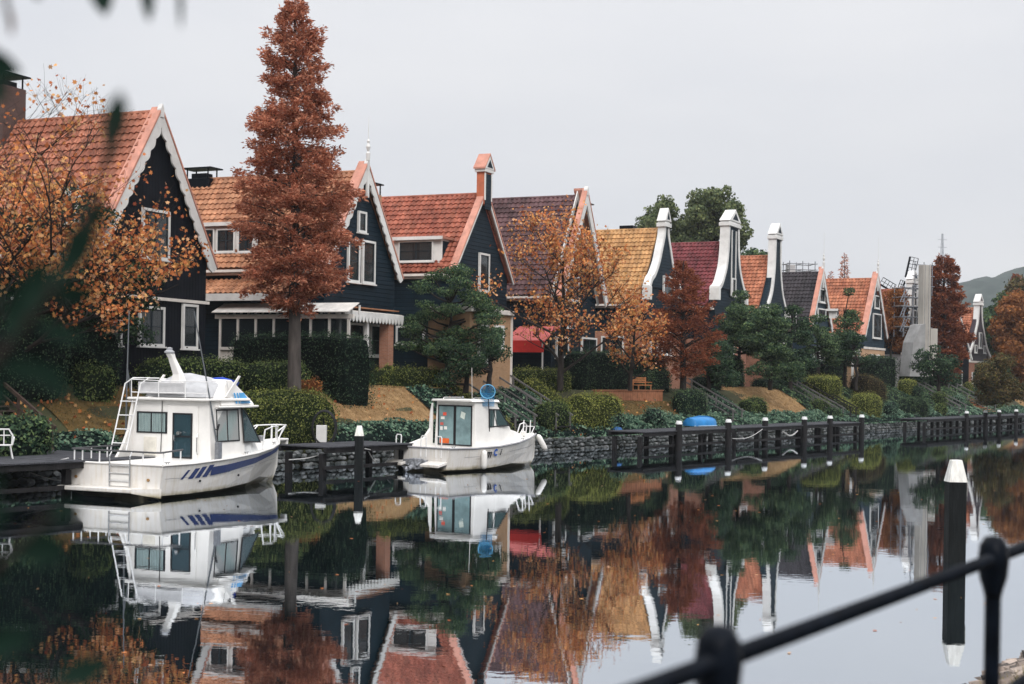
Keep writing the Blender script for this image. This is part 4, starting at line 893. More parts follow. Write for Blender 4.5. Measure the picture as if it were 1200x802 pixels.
# ---------------------------------------------------------------- grey sheeting, scaffold, windmill
SHEET = mat('grey_sheeting', (.34, .32, .29), .85, .2, .7, bump=.6, bscale=2.5, stretch=(1, 1, .3))
D0 = 150.
def slab(name, pts, D, th, lab, cat, m_):
    Q = [P(x, y, D) for x, y in pts]; b0 = Q[0]; o = MB().prism([(q.x-b0.x, q.z-b0.z) for q in Q], 0, th)
    return props(o.build(name, m_, None, loc=(b0.x, b0.y, b0.z), rz=0), lab, cat)
T = thing('sheeted_tower', 'tall grey sheeted tower standing over the scaffolding with a lower wing at its foot', 'tower', P(1081, 430, 142), R(24))
pz = lambda y: P(1081, y, 142).z-P(1081, 430, 142).z
zt = pz(311)
MB().box(-.42, .5, -.4, .4, -1, zt).build('tower_sheet', SHEET, T, bevel=.03)
MB().box(.6, 1.5, -.35, .35, -1, pz(385)).build('side_sheet', SHEET, T, bevel=.03)
MB().prism([(-2.3, -1), (-.42, -1), (-.42, pz(380)), (-1.0, pz(381)), (-1.9, pz(402))], -.8, .8).build('lower_sheet', mat('dull_sheeting', (.24, .24, .24), .85, .25, .7, bump=.6, bscale=2.5), T, bevel=.03)
for x in (-.25, .25): MB().box(x-.02, x+.02, -.43, -.401, -1, zt).build('sheet_seam', mat('seam_grey', (.22, .22, .23), .8), T)
MB().box(-.4, .4, -.45, -.402, .2, 1.4).build('window', DARKIN, T)
SC = thing('scaffolding', 'grey pipe scaffolding around the gable of the red-roofed house', 'scaffolding', P(1062, 430, 152), R(24))
zz = lambda y: P(1062, y, 152).z-P(1062, 430, 152).z
def pipes(T_, xs, ys, zs, r=.055):
    for x in xs:
        for y in ys: MB().tube([(x, y, zs[0]-1), (x, y, zs[-1]+.3)], r, 6).build('standard', METAL, T_)
    for z in zs:
        mb = MB()
        for y in ys: mb.tube([(xs[0]-.3, y, z), (xs[-1]+.3, y, z)], r*.9, 6)
        for x in xs: mb.tube([(x, ys[0]-.2, z), (x, ys[-1]+.2, z)], r*.9, 6)
        mb.build('ledger', METAL, T_)
pipes(SC, [-1.3, -.1, 1.1, 2.2], [-1, .6], [zz(384), zz(372), zz(360), zz(349), zz(338)]); pipes(SC, [-.1, 1.1, 2.2], [-1.2], [zz(336), zz(324), zz(311)])
for z in (zz(384), zz(360)): MB().box(-1.4, 2.3, -1, .6, z+.06, z+.12).build('platform', mat('scaffold_board', (.3, .29, .27), .8), SC)
for y0, y1 in ((389, 372), (372, 355), (355, 340)): 
    l = MB()
    a, b_ = Vector((-1.9, -1.1, zz(y0))), Vector((-1.2, -1.1, zz(y1)))
    for o in (0, .35): l.beam(a+Vector((o, 0, 0)), b_+Vector((o, 0, 0)), .06)
    for k in range(6): q = a.lerp(b_, k/5); l.beam(q, q+Vector((.35, 0, 0)), .04)
    l.build('ladder', METAL, SC)
S2 = thing('scaffolding', 'small scaffold frame on the skyline behind the charcoal roof', 'scaffolding', P(938, 330, 165), R(10))
zq = lambda y: P(938, y, 165).z-P(938, 330, 165).z
pipes(S2, [-1.8, -.2, 1.3], [-1, 1], [zq(326), zq(317), zq(310)], .05); MB().box(-1.7, -.9, -.5, .5, -1, zq(311)).build('water_tank', mat('tank_grey', (.45, .45, .45), .7), S2)
for y in (330,): MB().box(-2, 1.6, -1.1, 1.1, -8, -1).build('building_core', mat('grey_render', (.26, .26, .27)), S2)
WM = thing('windmill_sails', 'dark lattice windmill sails rising behind the scaffolding', 'windmill', P(1052, 345, 185), 0)
def sail(p, q, wd):
    o = P(1052, 345, 185); a = P(*p, 185)-o; b_ = P(*q, 185)-o; d = (b_-a).normalized(); n_ = Vector((d.z, 0, -d.x)); mb = MB()
    mb.beam(a, b_, .22); mb.beam(a+n_*wd, b_+n_*wd, .08); mb.beam(a+n_*wd*.5, b_+n_*wd*.5, .06); k = int((b_-a).length/.45)
    for i in range(k+1): c = a.lerp(b_, i/k); mb.beam(c, c+n_*wd, .06)
    mb.build('sail', BLACKM, WM)
sail((1060.5, 325), (1066, 301), 1.1); sail((1045, 342), (1030, 333), 1.0); sail((1060, 330), (1052, 352), .6); sail((1056, 345), (1066, 352), .9)
MB().tube([(0, 1, -9), (0, 1, -1.5)], [2.4, 1.4], 12).build('mill_body', mat('mill_dark', (.06, .05, .05)), WM)
# pylon, faint on the horizon
pc = P(1103, 330, 900); T = thing('pylon', 'thin pale lattice pylon on the skyline above the deep red conifer', 'pylon', pc, .3)
zt = P(1103, 274, 900).z-pc.z; mb = MB(); PY = mat('pylon_grey', (.33, .34, .37), .7)
for a, b_ in ((-1, -1), (1, -1), (-1, 1), (1, 1)): mb.beam((a*2.0, b_*2.0, -30), (a*.3, b_*.3, zt), .3)
for i in range(12):
    z = -25+(zt+25)*i/12; r_ = 2.*(1-(z+30)/(zt+30))+.3; r2 = r_*.85
    mb.beam((-r_, -r_, z), (r2, -r2, z+4), .2); mb.beam((r_, -r_, z), (-r2, -r2, z+4), .2)
mb.build('lattice', PY, T)
ar = MB()
for y in (281, 290, 299): z = P(1103, y, 900).z-pc.z; ar.beam((-3.2, 0, z), (3.2, 0, z), .28)
ar.build('cross_arms', PY, T)
# lamp post, garden bits
def lamp(px, py0, py1, s, lab):
    p = OB(px, py1, s); z0 = ter(s); t = thing('street_lamp', lab, 'street lamp', (p.x, p.y, z0)); zt = P(px, py0, p.y).z-z0
    MB().lathe([(.09, 0), (.06, .3), (.045, zt-.5)], n=8).build('pole', BLACKM, t); MB().lathe([(.08, zt-.5), (.2, zt-.15), (.22, zt-.1), (.04, zt)], n=8).build('lantern', mat('milk_glass', (.5, .52, .5), .4), t)
lamp(1006, 417, 444, 9.8, 'small lantern post before the dark hedges left of the lime green mound'); 
# timber retaining wall + bench
RW = mat('orange_sleepers', (.28, .12, .065), .8, .25, 3., wave=(0, 3.3, .4))
p0 = OB(698, 462, 8.0); t0 = ts(p0)[0]; t1 = ts(OB(776, 462, 8.0))[0]; zt = P(735, 457, bankD(735, 457, 8.0)).z
o = MB().box(0, t1-t0, 0, .2, zt-1.0, zt-.06).box(-.05, t1-t0+.05, -.06, .3, zt-.06, zt); props(o.build('retaining_wall', RW, None, loc=bk(t0, 8.0, 0), rz=BANG), 'low orange brown timber retaining wall under the dark hedge', 'wall')
tb = ts(OB(752, 450, 8.7))[0]; T = thing('garden_bench', 'weathered orange wooden garden bench above the timber retaining wall', 'bench', bk(tb, 8.7, zt-.1), BANG)
OW = mat('bench_wood', (.36, .16, .07), .7, .25, 5.)
MB().box(-.9, .9, -.25, .25, .38, .44).build('seat', OW, T); bb = MB()
for z in (.56, .7, .84): bb.box(-.9, .9, .22, .26, z, z+.09)
bb.build('backrest', OW, T)
for x in (-.85, .79):
    for y in (-.22, .2): MB().box(x, x+.07, y, y+.06, 0, .40 if y < 0 else .95).build('leg', OW, T)
for x in (-.86, .8): MB().box(x, x+.07, -.27, .25, .58, .63).build('armrest', OW, T)
# ================================================================ hills
def hill(name, pts, D, m_, dep=260):
    V = []; Fc = []; K = 10; xs = np.linspace(pts[0][0], pts[-1][0], 150); yy = np.interp(xs, [a for a, b in pts], [b for a, b in pts]); n = K+1
    for x, y in zip(xs, yy):
        top = P(x, y, D).z; base = 2.
        for j in range(n):
            q = j/K; z = base+(top-base)*math.sin(q*PI/2)**.8+(random.uniform(-1.5, 1.5) if j else 0); d = D-dep*(1-q); V.append(((x-600+ROLL*(y-401))/F*D, d, z))
        V[-1] = (V[-1][0], D, top+random.uniform(-.8, .8))
        V.append((V[-1][0], D+dep, base))
    n += 1
    for i in range(149):
        for j in range(n-1): a = i*n+j; Fc.append((a, a+n, a+n+1, a+1))
    return props(mesh_obj(name, V, Fc, m_, smooth=True), kind='structure')
HM = mat('wooded_hill', (.022, .040, .042), .95, .5, .02, col2=(.06, .078, .07), bump=1., bscale=.3)  # bluish tint of distance haze is partly put into these greens
hill('hill', [(700, 432), (900, 415), (1060, 372), (1100, 345), (1130, 329), (1150, 327), (1165, 324), (1185, 317), (1200, 312), (1240, 300), (1300, 296), (1400, 310), (1600, 380)], 1000, HM)
# ================================================================ trees
def skeleton(root, h, r0, spread, levels=4, seed=1, lean=(0, 0), up=.35, first=.3, nb=(3, 5), trunk_n=7, lim=.45, nB=13):
    rnd = random.Random(seed); segs = []; tips = []
    def grow(p, d, L_, r, lev):
        n = 4; pts = [p]; rs = [r]
        for i in range(n):
            d = (d+Vector((rnd.gauss(0, .13), rnd.gauss(0, .13), rnd.gauss(.04, .08)))).normalized(); pts.append(pts[-1]+d*L_/n); rs.append(r*(1-.5*(i+1)/n))
        segs.append((pts, rs, lev))
        if lev >= levels:
            tips.extend(pts[1:]); return
        if lev >= levels-1: tips.extend(pts[2:])
        for i in range(rnd.randint(*nb)):
            q = rnd.uniform(.35, 1); k = min(int(q*n), n-1); b = pts[k].lerp(pts[k+1], q*n-k); az = rnd.uniform(0, 2*PI)
            side = Vector((math.cos(az), math.sin(az), rnd.uniform(-.1, .5))); nd = (d*.55+side*.8+Vector((0, 0, up*.3))).normalized(); grow(b, nd, L_*rnd.uniform(.5, .72), r*.5, lev+1)
    pts = [Vector(root)]; rs = [r0]; d = Vector((lean[0], lean[1], 1)).normalized()
    for i in range(trunk_n):
        d = (d+Vector((rnd.gauss(0, .05), rnd.gauss(0, .05), .05))).normalized(); pts.append(pts[-1]+d*h/trunk_n); rs.append(r0*(1-.85*(i+1)/trunk_n)+.02)
    segs.append((pts, rs, 0))
    for i in range(nB):
        q = first+(1-first)*i/nB; k = min(int(q*trunk_n), trunk_n-1); b = pts[k].lerp(pts[k+1], q*trunk_n-k); az = i*2.4+rnd.uniform(-.4, .4)
        el = rnd.uniform(.25, .8); nd = Vector((math.cos(az)*math.cos(el), math.sin(az)*math.cos(el), math.sin(el))); grow(b, nd, spread*(1.05-.6*abs(q-.35))*rnd.uniform(.7, 1.05), rs[k]*lim, 1)
    return segs, tips
def build_tree(name, lab, loc, segs, bark, crownparts, mats, cat='tree', group=None, crown='crown', nseg=6):
    t = thing(name, lab, cat, loc, 0, group); mb = MB()
    for pts, rs, lev in segs: mb.tube(pts, rs, nseg if lev == 0 else 5 if lev == 1 else 3, cap=False)
    if mb.v: mb.build('trunk', bark, t, smooth=True)
    V, Fc, M = merge(crownparts); mesh_obj(crown, V, Fc, mats, t, M); return t
def tipleaves(tips, n, rad, size, kind='lobed'):
    T_ = np.array([tuple(p) for p in tips]); idx = RNG.integers(0, len(T_), n); C = T_[idx]+RNG.normal(0, rad, (n, 3))
    return lobed(C, size) if kind == 'lobed' else cards(C, RNG.normal(0, 1, (n, 3)), size*.75, size, 1.)
def ball_leaves(centers, rads, dens, size, flat=1., tilt=.7, inner=.55):
    """leaf clumps: shells of leaves around uneven centres, each lump broken up by its own noise"""
    P_ = []; N_ = []
    for c, r_ in zip(centers, rads):
        n = int(4*PI*r_*r_*dens); d = RNG.normal(0, 1, (n, 3)); d /= np.linalg.norm(d, axis=1)[:, None]
        ph = RNG.uniform(0, 6, 3); rr = r_*(1+.22*np.sin(d[:, 0]*4+ph[0])*np.sin(d[:, 1]*5+ph[1])+.15*np.sin(d[:, 2]*7+ph[2]))*RNG.uniform(inner, 1.06, n)**.6
        q = d*rr[:, None]; q[:, 2] *= flat; P_.append(q+np.array(c)); N_.append(d)
    return cards(np.concatenate(P_), np.concatenate(N_), size*.75, size, tilt)
# --- tall rust conifer (dawn redwood)
def redwood(name, lab, px, ybase, ytop, D, wpx, key, seed, dens=1., bot=.14, base_z=None, leaf=.16, trunk_r=.31, bark=BARK, powr=.8, nbr=None):
    p = P(px, ybase, D); z0 = base_z if base_z is not None else ter(12); top = P(px, ytop, D); H = top.z-z0; Wm = wpx/2/F*D; rnd = random.Random(seed); rg = np.random.default_rng(seed)
    dxl = top.x-p.x
    segs = [([Vector((dxl*i/10+rnd.uniform(-.04, .04), rnd.uniform(-.04, .04), H*i/10)) for i in range(11)], [trunk_r*(1-.93*i/10)+.015 for i in range(11)], 0)]
    P_ = []; D_ = []; nb = nbr or int(H*13)
    for i in range(nb):
        q = bot+(1-bot)*(i+rnd.random())/nb; f = (q-bot)/(1-bot); prof = min(1, (f/.16)**.6) if f < .16 else max(0, (1-f)/.84)**powr
        Lb = Wm*prof*rnd.uniform(.68, 1.13)*(1+.12*math.sin(f*23+i*.01))+.12; az = rnd.uniform(0, 2*PI); rise = rnd.uniform(-.05, .75)+.4*f
        b = Vector((dxl*q, 0, H*q)); n = 5; pts = []
        for k in range(n+1): r_ = Lb*k/n; pts.append(b+Vector((math.cos(az)*r_, math.sin(az)*r_, rise*r_-.16*r_*r_/max(Lb, .5)*1.4)))
        if Lb > .9: segs.append((pts, [.05*(1-.85*k/n)*min(1.4, Lb/2) for k in range(n+1)], 1))
        m_ = int(dens*(30+Lb*150)); tt = rg.uniform(.10, 1.08, m_)**.7; base = np.array([tuple(x) for x in pts]); seg = np.clip((tt*n).astype(int), 0, n-1); fr = (tt*n-seg)[:, None]
        C = base[seg]*(1-fr)+base[np.clip(seg+1, 0, n)]*fr; lat = np.array([-math.sin(az), math.cos(az), 0]); wid = .34*Lb*(1-tt*.75)+.1
        # side twigs in discrete sprays
        kq = max(3, int(Lb*3.2)); side = rg.choice([-1, 1], m_); tq = (np.floor(tt*kq)+.5+.18*side)/kq; tq = np.clip(tq, .05, 1.02); tt = tq
        seg = np.clip((tt*n).astype(int), 0, n-1); fr = (tt*n-seg)[:, None]; C = base[seg]*(1-fr)+base[np.clip(seg+1, 0, n)]*fr
        wid = (.42*Lb*(1-tt*.8)+.14)*(.75+.5*np.sin(tq*37+i)**2); dist = rg.uniform(0, 1, m_)**.8*wid; lateral = side*dist; C = C+np.array([math.cos(az), math.sin(az), .0])[None]*(dist*.55)[:, None]
        C = C+lat[None]*lateral[:, None]+np.stack([np.zeros(m_), np.zeros(m_), -.30*np.abs(lateral)-np.abs(rg.normal(0, .15, m_))], 1)+rg.normal(0, .035, (m_, 3))
        d_ = np.array([math.cos(az), math.sin(az), .1])[None]*.7+lat[None]*side[:, None]*.7; P_.append(C); D_.append(d_)
    v, f_ = dcards(np.concatenate(P_), np.concatenate(D_), leaf*.34, leaf, .5, rg)
    return build_tree(name, lab, (p.x, p.y, z0), segs, bark, [(v, f_, 0)], [LM[key][1]], crown='crown', nseg=9)
redwood('dawn_redwood', 'tall narrow rust coloured conifer standing between the first two houses', 345, 430, 0, 64.8, 146, 'rust', 3, 1.25, bot=.205, base_z=3.3, powr=.66, leaf=.19)
redwood('dawn_redwood', 'small bushy reddish conifer in front of the maroon roof', 800, 440, 306, 98, 88, 'crimson', 5, .75, bot=.12, leaf=.2, trunk_r=.22, bark=BARKD, powr=.7)
redwood('dawn_redwood', 'deep red conifer behind the grey sheeted tower', 1106, 432, 302, 154, 54, 'crimson', 8, .8, bot=.06, leaf=.32, trunk_r=.4, bark=BARKD, powr=.42)
redwood('dawn_redwood', 'thin half-bare conifer top on the skyline behind the orange roof', 989, 400, 298, 260, 17, 'rust', 11, .05, bot=.3, leaf=.5, trunk_r=.3, bark=BARKD)
redwood('dawn_redwood', 'reddish pointed conifer behind the autumn trees at the right edge', 1190, 420, 322, 230, 40, 'crimson', 12, .35, bot=.1, leaf=.5, trunk_r=.4, bark=BARKD)
redwood('bare_tree', 'tiny bare brown tree top on the skyline between the charcoal and orange roofs', 973, 400, 318, 250, 9, 'rust', 14, .05, bot=.5, leaf=.4, trunk_r=.2, bark=BARKD)
# --- orange-leaved sweetgum at the left, nearest
p = P(-14, 440, 55.5); z0 = 3.2
segs, tips = skeleton((0, 0, 0), 7.2, .26, 5.9, 4, 23, lean=(.07, 0), first=.10, nb=(3, 5), nB=19)
Z_ = np.array([tuple(q) for q in tips])
n = 19000; idx = RNG.integers(0, len(Z_), n*2); C = Z_[idx]+RNG.normal(0, .22, (n*2, 3)); keep = RNG.random(n*2) < np.clip(1.15-(C[:, 2]-3.5)/5.0, .07, 1)*.75; C = C[keep]
v, f = lobed(C, .175)
cl = [((-1.4+random.uniform(-1.2, 1.5)), random.uniform(.5, 2.5), random.uniform(2.0, 6.2)) for _ in range(12)]
build_tree('sweetgum_tree', 'orange-leaved maple-like tree at the left edge, in front of the black house', (p.x, p.y, z0), segs, BARKD, [(v, f, 0)], [LM['amber'][1]])
# dark evergreen behind it
def crown_tree(name, lab, loc, h, key, centers, rads, dens, leaf, r0=.18, flat=.75, bark=BARKD, seed=1, tilt=.7):
    segs = []; n = 6; rnd = random.Random(seed); top = h*.8
    pts = [Vector((rnd.uniform(-.12, .12)*i*.4, rnd.uniform(-.1, .1)*i*.4, top*i/n)) for i in range(n+1)]; segs.append((pts, [r0*(1-.75*i/n) for i in range(n+1)], 0))
    for c, r_ in zip(centers, rads):
        c = Vector(c); q = max(.2, min(.9, (c.z-.35*math.hypot(c.x, c.y))/top)); k = min(int(q*n), n-1); b = pts[k].lerp(pts[k+1], q*n-k); mid = b.lerp(c, .5)+Vector((0, 0, -.12))
        segs.append(([b, mid, c], [r0*.4, r0*.28, r0*.12], 1))
    v, f = ball_leaves(centers, rads, dens, leaf, flat, tilt); return build_tree(name, lab, loc, segs, bark, [(v, f, 0)], [LM[key][1]])
def pads(px0, px1, y0, y1, D, z0, cx, n, rr, seed, shape='round', dy=1.3):
    """foliage pads spread through the silhouette box; returns local centres and radii"""
    rnd = random.Random(seed); a = P(px0, y1, D); b = P(px1, y0, D); o = P(cx, y1, D); C = []; Rr = []; W = b.x-a.x; Hh = b.z-a.z
    for i in range(n):
        for _ in range(60):
            u, v = rnd.random(), rnd.random()
            if shape == 'round' and ((u-.5)/.5)**2+((v-.5)/.52)**2 > .92: continue
            if shape == 'cone' and abs(u-.5) > .5*(1-v)*.95+.04: continue
            if shape == 'dome' and (abs(u-.5)/.5)**2.2+max(0, v-.15)**2.0*1.35 > .95: continue
            break
        r_ = rnd.uniform(*rr); C.append((a.x+W*u-o.x, rnd.uniform(-dy, dy), a.z+Hh*v-z0)); Rr.append(r_)
    return C, Rr, (o.x, D, z0)
def padtree(name, lab, cx, box, D, z0, n, rr, key, seed, dens=70, leaf=.12, flat=.6, shape='dome', dy=1.3, r0=.18, tilt=.7):
    C, Rr, loc = pads(*box, D, z0, cx, n, rr, seed, shape, dy); h = P(cx, box[2], D).z-z0
    return crown_tree(name, lab, loc, h, key, C, Rr, dens, leaf, r0, flat, seed=seed, tilt=tilt)
padtree('evergreen_tree', 'dark evergreen shrub tree at the left edge, against the black house wall', 20, (-60, 192, 222, 400), 60.0, 3.4, 64, (.5, .95), 'dark', 31, 60, .13)
padtree('pine_tree', 'cloud-pruned evergreen with flat dark pads in front of the navy house with the red roof', 524, (470, 584, 317, 410), 79, 3.4, 46, (.45, .9), 'evergreen', 32, 110, .11, .5, dy=1.6)
padtree('evergreen_tree', 'small dark shrub tree before the ochre brick wing', 572, (548, 592, 392, 440), 76, 3.2, 12, (.35, .6), 'dark', 33, 90, .11, .8)
padtree('evergreen_tree', 'tall dark bush between the cloud-pruned evergreen and the ochre brick wing', 545, (512, 560, 400, 448), 77, 3.2, 12, (.4, .65), 'dark', 34, 80, .11, .8)
padtree('pine_tree', 'broad dark pine below the tall broad curved gable', 866, (833, 893, 344, 415), 111, 3.4, 30, (.5, 1.0), 'evergreen', 35, 80, .15, .6)
padtree('pine_tree', 'dark pine with layered crown between the tall broad gable and the slim gable', 902, (870, 934, 358, 440), 108, 3.4, 34, (.5, 1.0), 'evergreen', 36, 80, .15, .6)
padtree('pine_tree', 'dark evergreen right of the slim curved gable', 926, (902, 950, 358, 430), 116, 3.4, 22, (.5, .95), 'dark', 37, 70, .16, .6)
padtree('pine_tree', 'low spreading pine before the charcoal-roofed house', 958, (932, 984, 372, 424), 123, 3.4, 18, (.5, .9), 'evergreen', 38, 70, .16, .5)
padtree('pine_tree', 'cloud-pruned pine with separate round pads before the orange-roofed house', 990, (974, 1012, 338, 424), 126, 3.4, 17, (.5, .85), 'evergreen', 39, 80, .16, .75, shape='cone', dy=.6)
padtree('pine_tree', 'small dark pine beside the ochre brick base of the orange-roofed house', 1003, (984, 1018, 390, 428), 124, 3.4, 14, (.5, .8), 'dark', 40, 70, .16, .6)
padtree('autumn_tree', 'small orange brown tree between the slate blue gable and the grey sheeting', 1043, (1032, 1062, 343, 412), 153, 3.4, 26, (.6, 1.1), 'orange', 41, 45, .22, .9, shape='round')
padtree('camphor_tree', 'big rounded green tree behind the houses, highest crown on the skyline', 822, (792, 872, 226, 300), 170, 3.4, 60, (.8, 1.5), 'camphor', 42, 26, .34, .85, dy=4, r0=.6)
padtree('camphor_tree', 'lower green tree behind the honey yellow roof, left of the highest crown', 768, (750, 794, 240, 300), 172, 3.4, 26, (.8, 1.4), 'camphor', 43, 26, .34, .85, dy=4, r0=.5)
padtree('camphor_tree', 'dark green tree showing between the tall broad gable and the slim gable', 880, (866, 896, 296, 370), 160, 3.4, 18, (1.1, 1.9), 'evergreen', 44, 28, .32, .9, dy=3, r0=.5)
padtree('camphor_tree', 'blue green tree right of the farthest house', 1165, (1152, 1186, 342, 440), 196, 3.4, 30, (1.2, 2.2), 'evergreen', 45, 22, .4, .9, dy=3, shape='round')
padtree('autumn_tree', 'large orange brown tree at the right edge', 1196, (1172, 1240, 352, 450), 175, 3.4, 50, (1.0, 1.9), 'orange', 46, 30, .34, .9, dy=4, shape='round')
padtree('autumn_tree', 'russet tree at the right edge behind the orange brown one', 1185, (1174, 1225, 340, 400), 215, 3.4, 30, (1.3, 2.3), 'russet', 47, 20, .45, .9, dy=4, shape='round')
padtree('autumn_tree', 'low tree turning from green to rust below the farthest house', 1170, (1146, 1196, 412, 470), 128, 3.3, 24, (.6, 1.1), 'russet', 48, 60, .18, .8)
padtree('evergreen_tree', 'dark bushy tree left of the farthest house', 1100, (1072, 1122, 408, 446), 128, 3.4, 16, (.5, .9), 'dark', 49, 55, .18, .8)
padtree('evergreen_tree', 'dark evergreen mass below the small reddish conifer', 830, (808, 868, 404, 446), 103, 3.4, 20, (.5, .9), 'dark', 50, 65, .15, .8)
# --- orange-leaved tree in the middle
p = P(656, 440, 84.5); segs, tips = skeleton((0, 0, 0), 8.0, .2, 3.9, 4, 77, first=.12, nb=(3, 5), lim=.5)
v, f = tipleaves(tips, 6500, .22, .17)
build_tree('sweetgum_tree', 'orange-leaved tree with thin bare twigs in front of the plum coloured roof', (p.x, p.y, 3.35), segs, BARKD, [(v, f, 0)], [LM['amber'][1]])
p = P(738, 440, 90); segs, tips = skeleton((0, 0, 0), 4.6, .14, 2.2, 4, 78, first=.15, nb=(3, 4), lim=.5)
v, f = tipleaves(tips, 2100, .22, .18)
build_tree('sweetgum_tree', 'smaller orange-leaved tree in front of the honey yellow roof', (p.x, p.y, 3.35), segs, BARKD, [(v, f, 0)], [LM['amber'][1]])
# --- branches close to the camera, out of focus
def near_branch(lab, pts, leaves, key='near', name='overhanging_branch'):
    Q = [P(x, y, d) for x, y, d in pts]; t = thing(name, lab, 'branch', Q[0]); o = Q[0]
    MB().tube([q-o for q in Q], [.006-.004*i/(len(Q)-1) for i in range(len(Q))], 6).build('twig', BARKD, t)
    for (x, y, d, x2, y2, d2, wd) in leaves:
        a = P(x, y, d)-o; b = P(x2, y2, d2)-o; ax = b-a; L_ = ax.length; ax.normalize(); sd = ax.cross(Vector((random.uniform(-.3, .3), 1, random.uniform(-.3, .3)))).normalized(); nn = ax.cross(sd)
        V = []; Fc = []; K = 8
        for i in range(K+1):
            q = i/K; w_ = wd*math.sin(PI*min(1, q*.96+.02))**.75; c = a+ax*L_*q-nn*.1*L_*math.sin(PI*q)
            V += [tuple(c-sd*w_/2+nn*w_*.18), tuple(c), tuple(c+sd*w_/2+nn*w_*.18)]
        for i in range(K): Fc += [(3*i, 3*i+1, 3*i+4, 3*i+3), (3*i+1, 3*i+2, 3*i+5, 3*i+4)]
        mesh_obj('leaf', V, Fc, LM[key][1], t, smooth=True)
    return t
near_branch('blurred twig with dark hanging leaves along the top left edge', [(-60, -60, 1.7), (60, -40, 1.7), (180, -45, 1.75), (240, -60, 1.8)],
            [(112, -42, 1.7, 123, 18, 1.7, .03), (168, -44, 1.7, 174, 25, 1.7, .017), (205, -50, 1.75, 211, 34, 1.75, .008), (40, -40, 1.7, 44, 0, 1.7, .02)])
near_branch('blurred reddish twig tip in the top left corner', [(-2, -50, 1.6), (4, -10, 1.6), (13, 38, 1.6)], [(8, 5, 1.6, 13, 42, 1.6, .008)], 'orange')
near_branch('blurred dark leaves reaching in at the left edge above the chimney', [(-80, 60, 1.5), (-20, 80, 1.5), (10, 100, 1.5)],
            [(-45, 60, 1.5, 24, 86, 1.5, .030), (-40, 90, 1.5, 8, 116, 1.5, .03), (-50, 110, 1.45, 2, 92, 1.45, .04)])
near_branch('blurred leafy sprig over the roof of the black house', [(-120, 470, 1.35), (-20, 440, 1.35), (60, 340, 1.35), (110, 230, 1.35), (138, 140, 1.35)],
            [(126, 178, 1.35, 141, 108, 1.35, .026), (122, 200, 1.35, 136, 150, 1.35, .013), (60, 335, 1.3, 112, 262, 1.3, .026), (30, 370, 1.3, 52, 300, 1.3, .022), (70, 330, 1.3, 88, 262, 1.3, .016), (10, 400, 1.3, 26, 330, 1.3, .018), (40, 380, 1.3, 100, 400, 1.3, .016), (20, 420, 1.3, 90, 470, 1.3, .014), (60, 345, 1.35, 110, 345, 1.35, .02),
             (0, 430, 1.3, 75, 440, 1.3, .02), (-60, 440, 1.2, 10, 470, 1.2, .026), (-60, 400, 1.2, 0, 330, 1.2, .03), (90, 280, 1.35, 126, 235, 1.35, .017)])
near_branch('blurred dark leaves over the water in the bottom left corner', [(-120, 760, 1.2), (-40, 700, 1.2), (20, 640, 1.2), (60, 600, 1.2)],
            [(-60, 700, 1.2, 24, 640, 1.2, .024), (-70, 640, 1.15, 10, 590, 1.15, .026), (20, 650, 1.2, 78, 640, 1.2, .03), (-60, 780, 1.15, 40, 740, 1.15, .026), (60, 800, 1.2, 130, 775, 1.2, .025), (-90, 600, 1.15, 2, 560, 1.15, .03), (50, 610, 1.2, 96, 590, 1.2, .014)])
# ================================================================ railing close to the camera
RLT = thing('railing', 'black iron railing with round-topped posts in the lower right foreground, out of focus', 'railing', (0, 0, 2.5))
rd = Vector((1.04, 1.65, 0)); p1 = Vector((1.43, 4.2, 0)); p2 = Vector((.385, 2.60, 0)); rd = (p1-p2)
for i in range(-1, 8):
    q = p1+rd*i; MB().lathe([(.05, -.0), (.05, .02), (.0235, .03), (.0235, .97)], (q.x, q.y, 0), 20).build('post', BLACKM, RLT, smooth=False)
    MB().lathe([(.024, .97), (.028, .99), (.040, 1.03), (.045, 1.08), (.040, 1.125), (.025, 1.15), (.0, 1.155)], (q.x, q.y, 0), 20).build('post_cap', BLACKM, RLT, smooth=True)
a = p1-rd*2.2; b = p1+rd*7; MB().tube([(a.x, a.y, 1.085), (b.x, b.y, 1.085)], .0185, 16).build('top_rail', BLACKM, RLT, smooth=True)
MB().tube([(a.x, a.y, .66), (b.x, b.y, .66)], .017, 16).build('lower_rail', BLACKM, RLT, smooth=True)
# fallen leaves on the slope and the wall top
C = []
for px0, px1, s0, s1, n in ((0, 150, 5, 9, 110), (330, 400, 5, 8, 60), (620, 740, 4.75, 6, 80), (380, 540, 6.4, 9, 60), (700, 800, 5, 8, 90)):
    for _ in range(n):
        s_ = random.uniform(s0, s1); q = OB(random.uniform(px0, px1), 500, s_); C.append((q.x, q.y, ter(max(s_, 4.9))+random.uniform(.08, .3)))
v, f = lobed(np.array(C), .19)
props(mesh_obj('fallen_leaves', v, f, LM['amber'][1]), 'fallen orange and pale leaves lying on the bank, the lawns and the wall top', 'leaves', kind='stuff')
